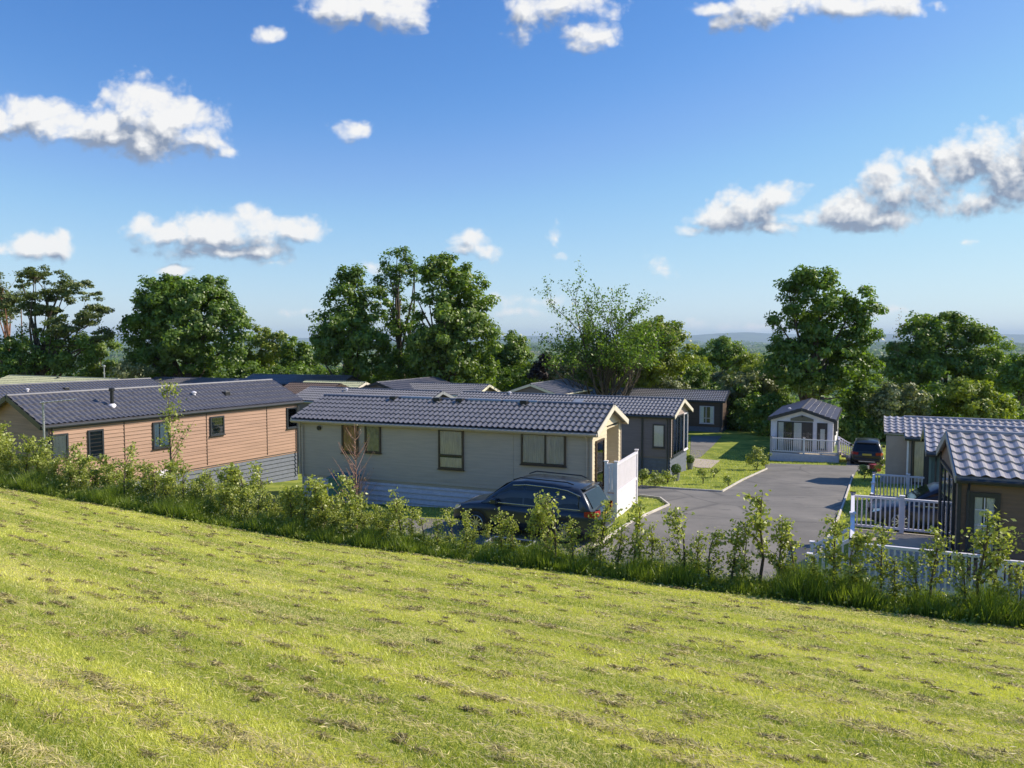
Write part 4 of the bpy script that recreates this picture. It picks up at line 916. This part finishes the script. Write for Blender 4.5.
def sparse_tree(label, base_u, y, top, spread, nst, lm, leaves=26, bark=None, trunk=.16, fine=True, leaf=.10, low=360, name='sparse_tree', droop=0.):
    r = np.random.default_rng(int(base_u + y)); X, _ = ray(base_u, 384); bx_ = X * y; bz = g1(bx_, y) - .1
    root = empty(name, (bx_, y, bz), 0, label, 'tree'); tm = MB(); LP = []
    def grow(p, d, L, rad, lev):
        n = 4; pts = [p]; q_ = p.copy(); dd = d.copy()
        for i in range(n):
            dd = (dd + Vector(r.normal(size=3)) * .10 + Vector((0, 0, .06 - droop))).normalized(); q_ = q_ + dd * (L / n); pts.append(q_.copy())
            if lev >= 2 and r.random() < .9: LP.append(q_.copy())
        tm.tube(pts, [rad * (1 - .55 * i / n) for i in range(n + 1)], 6 if lev < 2 else 4, cap=False)
        if lev < 4:
            for k in range(3 if lev < 3 else 2):
                a = pts[1 + int(r.integers(0, n))]; dv = (dd + Vector(r.normal(size=3)) * (.27 + .04 * lev)).normalized()
                if dv.z < .05: dv.z = .15
                grow(a, dv, L * r.uniform(.5, .75), rad * .5, lev + 1)
    Ht = ray(base_u, top)[1] * y - bz; sp = spread * y / FPX
    for k in range(nst):
        ang = (k + .5) / nst * 2 - 1; d = Vector((ang * sp / Ht * 1.1, r.uniform(-.25, .25), 1)).normalized()
        grow(Vector((r.uniform(-.1, .1), r.uniform(-.1, .1), 0)), d, Ht * r.uniform(.50, .60) * (1 - .12 * abs(ang)), trunk, 0)
    LPa = np.array([list(p) for p in LP]); kz = Ht * .97 / LPa[:, 2].max(); kx = min(kz * 1.6, sp / np.percentile(np.abs(LPa[:, 0]), 93))
    tm.v = [(v[0] * kx, v[1] * kx, v[2] * kz) for v in tm.v]; LPa = LPa * np.array([kx, kx, kz]); tm.build('trunk', bark or M_bark, root, smooth=True)
    LPa = LPa[LPa[:, 2] > Ht * .40]; ci = np.repeat(np.arange(len(LPa)), leaves); tot = len(ci)
    P = LPa[ci] + r.normal(size=(tot, 3)) * leaf * 2.0
    np_mesh('crown', leaf_quads(P, leaf * r.uniform(.6, 1.2, tot), r.normal(size=(tot, 3)) + np.array([.2, 0, .4])), 4, lm, r.random(tot), root)
    return root
sparse_tree('tall airy tree with many thin upright limbs and few leaves right of centre', 606, 68, 258, 47, 11, L_dark, 6, M_bark, .19, leaf=.12)
sparse_tree('bare twiggy tree top between the big dark tree and the rounded tree', 893, 78, 306, 10, 3, L_twig, 1, M_barkgrey, .09, leaf=.07)
T('leafy_tree', 'rounded yellow green tree growing into the right side of the tall airy tree', [(650, 352, 28, 32), (672, 352, 22, 30), (635, 370, 26, 22), (656, 334, 18, 16)], 76, L_yellow, .17, .8, .9, .2, 96, .28)
T('leafy_bush', 'green undergrowth at the foot of the tall airy tree', [(603, 372, 26, 20), (590, 380, 22, 14)], 71, L_mid, .15, .7, 1., .12, 85, .12, cat='bush')
T('leafy_tree', 'round green tree on the skyline between the airy tree and the big dark tree', [(722, 352, 20, 14), (710, 362, 20, 14), (738, 356, 14, 12), (722, 342, 9, 6)], 96, L_mid, .17, .8, 1., .15, 93, .25)
T('leafy_tree', 'low green tree behind the round skyline tree', [(690, 366, 20, 12), (745, 366, 20, 12)], 88, L_yellow, .17, .8, 1., .15, 93, .2)
bank = [(655, 385, 30, 16, L_haw, 'pale blossoming bush above the roof of the dark brown lodge'), (690, 384, 26, 18, L_mid, 'mid green bush above the roof of the dark brown lodge'), (720, 390, 24, 20, L_haw, 'whitish bush above the right end of the dark brown lodge'),
        (742, 402, 24, 30, L_dark, 'dark bush right of the dark brown lodge'), (765, 398, 24, 34, L_mid, 'tall bush between the dark brown lodge and the small white lodge'), (630, 382, 20, 14, L_mid, 'green bush left of the blossoming bush above the grey roofs'),
        (752, 382, 24, 16, L_haw, 'grey green bush under the big dark tree'), (768, 372, 20, 14, L_yellow, 'yellow green bush left of the big dark tree'), (750, 416, 17, 24, L_dark, 'low dark bush left of the small white lodge'), (770, 412, 14, 24, L_dark, 'dark bush hiding the rear of the small white lodge')]
for i, (u, v, ru, rv, lm, lab) in enumerate(bank): T('leafy_bush', lab, [(u, v, ru, rv), (u - ru * .5, v + rv * .3, ru * .7, rv * .8), (u + ru * .5, v + rv * .4, ru * .7, rv * .7)], (84 if i in (0, 1, 2, 5) else 66 if i > 7 else 72) + (i % 3) * 2, lm, .15, .7, 1.0, .12, 85, .12, cat='bush')
T('sycamore_tree', 'big dark tree standing behind the small white lodge', [(812, 300, 34, 32), (795, 330, 28, 34), (835, 320, 34, 34), (862, 305, 18, 20), (868, 340, 20, 30), (815, 360, 42, 34), (850, 370, 36, 30), (785, 360, 22, 26), (804, 280, 20, 12)], 66, L_dark, .17, .8, .85, .27, 93, .45, trunk_u=808, limbs=18)
T('leafy_bush', 'yellowish bush tucked under the big dark tree above the white lodge roof', [(815, 388, 18, 9)], 64.5, L_yellow, .13, .5, 1., .1, 55, .1, cat='bush')
T('leafy_tree', 'broad rounded tree at the right behind the pale roofed lodges', [(945, 345, 38, 32), (915, 350, 28, 32), (975, 355, 32, 30), (940, 325, 26, 14), (990, 372, 26, 24), (945, 380, 50, 24), (905, 375, 30, 24)], 78, L_mid, .18, .85, .95, .17, 96, .35)
T('leafy_tree', 'small bright green tree above the roof of the stone grey lodge', [(972, 400, 26, 20), (990, 408, 26, 16), (960, 388, 12, 10)], 62, L_yellow, .15, .65, .95, .2, 96, .2)
T('leafy_tree', 'dark tree on the right edge of the picture', [(1018, 378, 16, 24), (1030, 370, 18, 26)], 70, L_dark, .16, .7, .95, .15, 93, .2)
bank = [(900, 400, 26, 18, L_haw, 'pale flowering bush right of the big dark tree'), (930, 402, 22, 16, L_dark, 'rounded dark bush above the stone grey lodge roof'), (868, 405, 22, 26, L_mid, 'green bush behind the black car'), (880, 425, 26, 18, L_mid, 'low hedge bush beyond the black car'),
        (1005, 412, 22, 12, L_mid, 'low green bush above the roofs at the right edge'), (915, 415, 24, 14, L_mid, 'low bush left of the stone grey lodge roof'), (856, 432, 16, 12, L_dark, 'dark shrub between the white lodge and the black car'), (895, 438, 20, 16, L_mid, 'hedge shrub behind the stone grey lodge')]
for i, (u, v, ru, rv, lm, lab) in enumerate(bank): T('leafy_bush', lab, [(u, v, ru, rv), (u - ru * .5, v + rv * .3, ru * .7, rv * .8), (u + ru * .5, v + rv * .4, ru * .7, rv * .7)], 63 + (i % 3) * 2, lm, .14, .65, 1.0, .12, 85, .12, cat='bush')
# dark band of undergrowth behind the roofs at the left
for i, (u, lab) in enumerate([(5, 'dark undergrowth bush below the pine at the left edge'), (95, 'dark undergrowth bush behind the pale yellow green roof'), (160, 'dark undergrowth bush below the left side of the big oak'), (225, 'dark undergrowth bush below the right side of the big oak'), (285, 'dark undergrowth bush behind the timber clad lodge'),
        (335, 'dark undergrowth bush below the pointed tree'), (400, 'dark undergrowth bush at the foot of the ivy clad tree'), (470, 'dark undergrowth bush below the broad full crowned tree'), (520, 'dark undergrowth bush right of the broad full crowned tree'), (580, 'dark undergrowth bush left of the slate grey lodge roof')]):
    T('undergrowth_bush', lab, [(u, 380, 36, 12), (u + 20, 376, 24, 12)], 79 + i % 2, L_dark, .15, .7, 1., .05, 60, .1, cat='bush')

# garden shrubs
gard = [(585 + 58, 487, 14, 9, 'leafy shrub at the foot of the slate grey lodge'), (655, 488, 10, 7, 'flowering shrub by the wall of the slate grey lodge'), (758, 470, 10, 13, 'upright young shrub at the corner of the lawn by the drive'), (704, 484, 8, 7, 'small shrub on the lawn near the drive edge'),
        (668, 484, 7, 6, 'small low shrub near the potted bush'), (730, 487, 6, 6, 'little shrub at the tip of the lawn'), (866, 480, 9, 9, 'bushy shrub beside the railed deck of the teal lodge'), (889, 474, 8, 9, 'pale flowering shrub before the stone grey lodge'), (715, 478, 6, 5, 'small tuft shrub in the middle of the lawn')]
for u, v, ru, h_, lab in gard:
    x, y = gh(u, v); s_ = y / FPX
    T('garden_shrub', lab, [(u, v - h_ * .85, ru * 1.2, h_ * 1.05)], y, L_hedge, .06, .22, .9, .15, 45, .03, cat='shrub', limbs=6, twig=False)
# long grass tufts round the lawn
def grass(name, P, h, w, lm, lean=.35, seed=3, kind='stuff', tint=None, flat=False):
    r = np.random.default_rng(seed); n = len(P); a = r.uniform(0, 2 * np.pi, n); V = np.empty((n, 3, 3)); dx = np.stack([np.cos(a), np.sin(a), np.zeros(n)], 1)
    V[:, 0] = P - dx * (w / 2)[:, None]; V[:, 1] = P + dx * (w / 2)[:, None]
    ln = r.normal(size=(n, 2)) * lean
    V[:, 2] = P + np.stack([ln[:, 0] * h, ln[:, 1] * h, h], 1)
    V[:, 0, 2] -= .01; V[:, 1, 2] -= .01
    o = np_mesh(name, V.reshape(-1, 3), 3, lm, tint if tint is not None else r.random(n)); prop(o, kind=kind); return o

# ------------------------------------------------------------------ hedge
def hedge_xy(t_, off=0.):  # t_ = x along the row
    return t_ + off * .387, 16.5 - .42 * t_ + off * .922
def sapling_mesh(seed, h, spread, nleaf, lsz):
    r = np.random.default_rng(seed); tm = MB(); LP = []
    top = Vector((r.normal() * .08, r.normal() * .08, h)); pts = [Vector((0, 0, 0)), Vector((r.normal() * .03, r.normal() * .03, h * .35)), Vector((r.normal() * .05, r.normal() * .05, h * .7)), top]
    tm.tube(pts, [.028, .02, .012, .004], 6)
    for k in range(15):
        t_ = r.uniform(.25, .95); a = pts[0].lerp(top, t_); an = r.uniform(0, 6.28); L = spread * r.uniform(.5, 1.1) * (1.15 - .75 * abs(t_ - .5)); d = Vector((math.cos(an), math.sin(an), r.uniform(.4, 1.1))).normalized(); e_ = a + d * L; m_ = a.lerp(e_, .5) + Vector((0, 0, .03))
        tm.tube([a, m_, e_], [.009, .006, .003], 4, cap=False)
        for q_ in range(8): LP.append(a.lerp(e_, (q_ + 1) / 8))
    for q_ in range(12): LP.append(pts[1].lerp(top, q_ / 11))
    LP = np.array([list(p) for p in LP]); ci = r.integers(0, len(LP), nleaf); P = LP[ci] + r.normal(size=(nleaf, 3)) * np.array([.055, .055, .045])
    nn = r.normal(size=(nleaf, 3)) * .8 + np.array([.1, 0, .6])
    global rng
    sv = rng; rng = r; V = leaf_quads(P, lsz * r.uniform(.6, 1.2, nleaf), nn, .68); rng = sv
    t_o = tm.build('trunk', M_bark); f_o = np_mesh('foliage', V, 4, L_hedge, np.clip(r.normal(.5, .22, nleaf) + (P[:, 2] / h - .5) * .35, 0, 1)); return t_o, f_o  # tint rises with height: a highlight put into the leaf colour
protos = []
for i in range(12):
    dense = i >= 6
    tr_, fo_ = sapling_mesh(100 + i, random.uniform(1.25, 1.7), .42 if dense else .30, 900 if dense else 480, .036 if not dense else .04)
    protos.append((tr_.data, fo_.data)); bpy.data.objects.remove(tr_); bpy.data.objects.remove(fo_)
ORD = ['first', 'second', 'third', 'fourth', 'fifth', 'sixth', 'seventh', 'eighth', 'ninth', 'tenth', 'eleventh', 'twelfth', 'thirteenth', 'fourteenth', 'fifteenth', 'sixteenth', 'seventeenth', 'eighteenth', 'nineteenth', 'twentieth']
zones = [(-18, -10.9, 'the timber clad lodge', .50), (-10.9, -6.6, 'the dark skirting', .46), (-6.6, -3.3, 'the sage lodge left windows', .46), (-3.3, -.9, 'the sage lodge right half', .5), (-.9, 1.9, 'the blue estate car', .48), (1.9, 5.2, 'the asphalt drive', .50), (5.2, 9.6, 'the white railings', .52)]
for (xa, xb, what, stp) in zones:
    stp *= (.78 if xa < -6.7 else .60); n = int((xb - xa) / stp); k = 0; kb = 0
    for i in range(n):
        for row in ((0, 1) if xa < -6 else (0,)):
            x0_ = xa + (i + .5 + random.uniform(-.28, .28)) * (xb - xa) / n; x, y = hedge_xy(x0_, .55 + row * .75 + random.uniform(-.14, .14)); z = g1(x, y)
            dense = xa < -6 and random.random() < .75 or random.random() < .08
            pi_ = random.randrange(6, 12) if dense else random.randrange(0, 6); hs = random.uniform(.72, 1.1) * (1.12 if xa < -10 else 1.0) * (.82 if xa == -3.3 or xa == -6.6 else 1)
            hs *= 1.02 * random.uniform(.70, 1.22) * (1.3 if random.random() < .12 else 1) * (.88 if xa < -10 else 1.1 if xa > 1 else 1); kk = k if row == 0 else kb; kb += row
            rt = empty('hedge_sapling', (x, y, z - .03), random.uniform(0, 6.28), f"{'back row' if row else 'front row'} hedge sapling, {ORD[kk]} from the left before {what}", 'sapling', 'young hedge saplings along the mown field')
            rt.scale = (hs * random.uniform(.85, 1.15), hs * random.uniform(.85, 1.15), hs)
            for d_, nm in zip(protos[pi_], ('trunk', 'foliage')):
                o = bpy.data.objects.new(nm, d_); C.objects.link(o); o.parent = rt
            k += 1 - row
# fix: back row shares the running number of its neighbour in front
def wispy(label, u, y, top, lm, n=26, lf=3, bark=M_bark, name='young_tree', spread=16, leaf=.05):
    r = np.random.default_rng(int(u)); X, Z = ray(u, top); x = X * y; bz = g1(x, y); H = Z * y - bz; root = empty(name, (x, y, bz - .05), 0, label, 'young tree'); tm = MB(); LP = []
    tm.tube([(0, 0, 0), (.03, 0, H * .4), (0, .02, H * .75), (-.02, 0, H)], [.035, .025, .014, .005], 6)
    for k in range(n):
        t_ = r.uniform(.3, .95); a = Vector((0, 0, H * t_)); an = r.uniform(0, 6.28); L = spread * y / FPX * (1.2 - t_) * r.uniform(.5, 1.1); e_ = a + Vector((math.cos(an) * L, math.sin(an) * L, L * r.uniform(1.0, 1.8)))
        e_.z = min(e_.z, H * 1.03); tm.tube([a, a.lerp(e_, .5) + Vector((0, 0, -.03)), e_], [.010, .007, .003], 4, cap=False)
        for q_ in range(lf * 3): LP.append(a.lerp(e_, r.uniform(.3, 1)))
    tm.build('trunk', bark, root)
    P = np.array([list(p) for p in LP]); P = np.repeat(P, lf, 0) + r.normal(size=(len(LP) * lf, 3)) * .07; m_ = len(P)
    np_mesh('foliage', leaf_quads(P, leaf * r.uniform(.6, 1.2, m_), r.normal(size=(m_, 3)) + np.array([0, 0, .4])), 4, lm, r.random(m_), root)
wispy('thin young tree with sparse leaves standing before the timber clad lodge', 168, 23.5, 380, L_hedge, 24, 3, spread=34, leaf=.05)
wispy('leafless reddish twiggy sapling before the left windows of the sage lodge', 355, 20.6, 424, L_twig, 60, 1, mat('red_twig', (.33, .19, .15), .8), name='twiggy_sapling', spread=32, leaf=.022)
# long grass along the hedge foot
n = 130000; t_ = rng.uniform(-22, 12.5, n); off = rng.uniform(-.25, 2.3, n) ; off = np.where(rng.random(n) < .62, rng.uniform(-.2, .9, n), off)
gx = t_ + off * .387; gy = 16.5 - .42 * t_ + off * .922; gzv = gz(gx, gy)
pn = np.array([noise.noise(Vector((a * .8, b_2 * .8, 0))) for a, b_2 in zip(t_[::30], off[::30])]); pn = np.repeat(pn, 30)[:n]
hh = (rng.uniform(.18, .58, n) * (.75 + .35 * np.sin(t_ * 4.3) * np.sin(t_ * 2.1)) + .10 * np.sin(t_ * 1.9) * np.sin(t_ * .7 + 1)) * (1 + .3 * np.clip(-t_ / 18, 0, 1)) * np.where(off < .05, .75, 1) * (1 + .35 * np.clip(t_ / 8, 0, 1))
grass('long_grass', np.stack([gx, gy, gzv], 1), np.clip(hh, .10, .75), rng.uniform(.010, .022, n), L_grass, .3, 5)
n = 34000; t_ = rng.uniform(-22, 12.5, n); off = rng.normal(.45, .38, n); P = np.stack([t_ + off * .387, 16.5 - .42 * t_ + off * .922, np.zeros(n)], 1)
cl_ = .5 + .5 * np.sin(t_ * 2.7 + 2 * np.sin(t_ * .9)) * np.cos(t_ * 6.1 + off * 4)
P[:, 2] = gz(P[:, 0], P[:, 1]) + rng.random(n) ** 1.3 * (.18 + .50 * cl_) * np.exp(-((off - .45) / .7) ** 2)
prop(np_mesh('hedge_undergrowth', leaf_quads(P, rng.uniform(.018, .045, n), rng.normal(size=(n, 3)) * .7 + np.array([.1, 0, .7])), 4, L_hedge, rng.random(n) * .6 + .25 * cl_), kind='stuff')
# cow parsley heads
n = 500; t_ = rng.uniform(-20, 10, n); off = rng.uniform(-.1, .7, n); P = np.stack([t_ + off * .387, 16.5 - .42 * t_ + off * .922, np.zeros(n)], 1); P[:, 2] = gz(P[:, 0], P[:, 1]) + rng.uniform(.25, .5, n)
P2 = np.repeat(P, 6, 0) + rng.normal(size=(n * 6, 3)) * .025
prop(np_mesh('cow_parsley', leaf_quads(P2, np.full(n * 6, .014), rng.normal(size=(n * 6, 3)) + np.array([0, 0, 2.])), 4, leafmat('cow_parsley_white', (.4, .42, .3), (.75, .76, .68), .3)), kind='stuff')
# lawn grass on the estate
def in_poly(x, y, poly):
    c = np.zeros(len(x), bool); n = len(poly)
    for i in range(n):
        x1, y1 = poly[i]; x2, y2 = poly[(i + 1) % n]
        k = ((y1 > y) != (y2 > y)) & (x < (x2 - x1) * (y - y1) / ((y2 - y1) or 1e-9) + x1); c ^= k
    return c
n = 60000; gx = rng.uniform(-3, 27, n); gy = 21 + 36 * rng.random(n) ** 1.3; k = ~in_poly(gx, gy, road_poly) & (hedge_s(gx, gy) > 2); gx, gy = gx[k], gy[k]; n = len(gx)
u_ = rng.random(n); grass('lawn_grass', np.stack([gx, gy, gz(gx, gy)], 1), rng.uniform(.04, .10, n), rng.uniform(.02, .05, n), L_mown, .6, 6)

# ------------------------------------------------------------------ mown field
def stripe(x, y):
    """0..1: how much dry clippings lie here; long windrows that run down the field"""
    a = R(-35 + 0); dist = np.sqrt(x * x + y * y)
    ang = R(-37) + R(13) * np.clip((y - 4) / 13, 0, 1)
    c = x * -np.sin(R(-33)) + y * np.cos(R(-33)); l = x * np.cos(R(-33)) + y * np.sin(R(-33))
    return c, l
def field_points(n, ymin=3.2, seed=1, p=1.55):
    r = np.random.default_rng(seed); d = ymin + (24 - ymin) * r.random(n) ** p; X = r.uniform(-.74, .74, n); x, y = X * d, d
    k = hedge_s(x, y) < .02; return x[k], y[k]
def rown(c, l):
    f = .6 * np.sin(c * 2 * np.pi / .85 + .7 * np.sin(l * .25) + .3 * np.sin(l * .9 + 1) + 1.3 * np.sin(c * .9)) + .5 * np.sin(c * 2 * np.pi / .31 + .6 * np.sin(l * .4 + c)) ; return f
NB = 620000
x, y = field_points(NB); c_, l_ = stripe(x, y); f = rown(c_, l_)
z = gz(x, y); n = len(x); dist = y
pn = (np.sin(x * 3.1 + np.sin(y * 2.3) * 2) * np.sin(y * 4.1 + np.sin(x * 1.7) * 2))
big = np.sin(x * .9 + 1) * np.sin(y * 1.1 + x * .4)
h = (rng.uniform(.012, .036, n)) * (1 + .35 * pn) * (1 - .4 * np.clip(f, 0, 1)); w = .0035 + .00075 * dist
tint = np.clip(rng.normal(.5, .2, n) + .20 * np.clip(f, -1, 1) + .30 * np.clip(2 * np.sin(c_ * 2 * np.pi / 2.1 + .5 * np.sin(l_ * .3)), -1, 1) + .14 * pn + .14 * big, 0, 1)
grass('mown_grass', np.stack([x, y, z], 1), h, w, L_mown, .75, 8, tint=tint)
# dry clippings lying in rows and in loose tufts
NC = 430000; x, y = field_points(NC, seed=2, p=1.6); c_, l_ = stripe(x, y); f = rown(c_, l_)
fine = np.sin(x * 9 + 3 * np.sin(y * 5)) * np.sin(y * 11 + 2.5 * np.sin(x * 6)); med = np.sin(l_ * 2.6 + 2 * np.sin(c_ * 3.)) * np.sin(c_ * 5.5 + 1.5 * np.sin(l_ * 1.4))
pr_ = .06 + .62 * np.clip(f, 0, 1) * (1 + .5 * fine) * (.65 + .35 * np.sin(l_ * .5 + c_ * 2)) + .22 * np.clip(med - .35, 0, 1)
k = np.random.default_rng(4).random(len(x)) < pr_; x, y, f = x[k], y[k], f[k]; n = len(x)
z = gz(x, y) + rng.uniform(.008, .035, n); an = R(-33) + rng.normal(size=n) * .6; L = rng.uniform(.015, .045, n); w = .0025 + .0006 * y
dx = np.stack([np.cos(an), np.sin(an), rng.normal(size=n) * .25], 1); dn = np.stack([-np.sin(an), np.cos(an), rng.normal(size=n) * .4], 1); P = np.stack([x, y, z], 1)
V = np.stack([P - dx * L[:, None], P + dn * w[:, None], P + dx * L[:, None]], 1)
prop(np_mesh('grass_clippings', V.reshape(-1, 3), 3, L_thatch, rng.normal(.70, .2, n)), kind='stuff')
# clumps of clippings: little heaps
nt = 1300; x, y = field_points(nt, 3.6, 9, 1.1); c_, l_ = stripe(x, y); f = rown(c_, l_); k = (f > -.2) | (rng.random(len(x)) < .4); x, y = x[k], y[k]; nt = len(x)
m_ = 75; ci = np.repeat(np.arange(nt), m_); r_ = (rng.uniform(.015, .075, nt) + .06 * (rng.random(nt) < .12))[ci]; g_ = rng.normal(size=(nt * m_, 2)) * .5
ca_, sa_ = np.cos(R(-30)), np.sin(R(-30)); gl_ = g_[:, 0] * r_ * 3.; gw_ = g_[:, 1] * r_ * .9; px = x[ci] + gl_ * ca_ - gw_ * sa_; py = y[ci] + gl_ * sa_ + gw_ * ca_; hz_ = np.exp(-(g_ ** 2).sum(1)) * r_ * .42 * rng.random(nt * m_)
P = np.stack([px, py, gz(px, py) + .012 + hz_], 1); n = len(P); an = rng.uniform(0, 6.28, n); L = rng.uniform(.012, .04, n); w = .003 + .0006 * py
dx = np.stack([np.cos(an), np.sin(an), rng.normal(size=n) * .35], 1); dn = np.stack([-np.sin(an), np.cos(an), rng.normal(size=n) * .5], 1)
V = np.stack([P - dx * L[:, None], P + dn * w[:, None], P + dx * L[:, None]], 1)
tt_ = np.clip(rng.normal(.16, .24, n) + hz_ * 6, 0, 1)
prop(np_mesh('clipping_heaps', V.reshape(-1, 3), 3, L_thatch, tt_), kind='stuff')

# ------------------------------------------------------------------ distant woods
n = 2600; d = 260 * (14000 / 260) ** rng.random(n); X = rng.uniform(-.9, .9, n); x = X * d; y = d
ci = np.repeat(np.arange(n), 40); sz = (4 + d * .0022)[ci]; g_ = rng.normal(size=(n * 40, 3)); g_ /= np.linalg.norm(g_, axis=1, keepdims=True)
P = np.stack([x, y, gz(x, y)], 1)[ci] + g_ * np.stack([sz * 3.0, sz * 1.2, sz * .8], 1); P[:, 2] += sz * .6
prop(np_mesh('distant_woodland', leaf_quads(P, sz * .55, g_ + np.array([0, 0, .4])), 4, L_dark, rng.random(len(P)) * .8), kind='stuff')

# ------------------------------------------------------------------ haze
hb = MB().box((-29000, -300, -80), (29000, 27000, 260)).build('haze', mat('tmp', (1, 1, 1))); prop(hb, kind='stuff')
m = bpy.data.materials.new('haze_air'); m.use_nodes = True; q = NT(m.node_tree); q.n.clear()
pv = q.new('ShaderNodeVolumePrincipled'); pv.inputs['Color'].default_value = (.62, .80, 1, 1); pv.inputs['Density'].default_value = 5.5e-5; pv.inputs['Anisotropy'].default_value = 0.0
o = q.new('ShaderNodeOutputMaterial'); q.l.new(pv.outputs[0], o.inputs['Volume']); hb.data.materials.clear(); hb.data.materials.append(m)
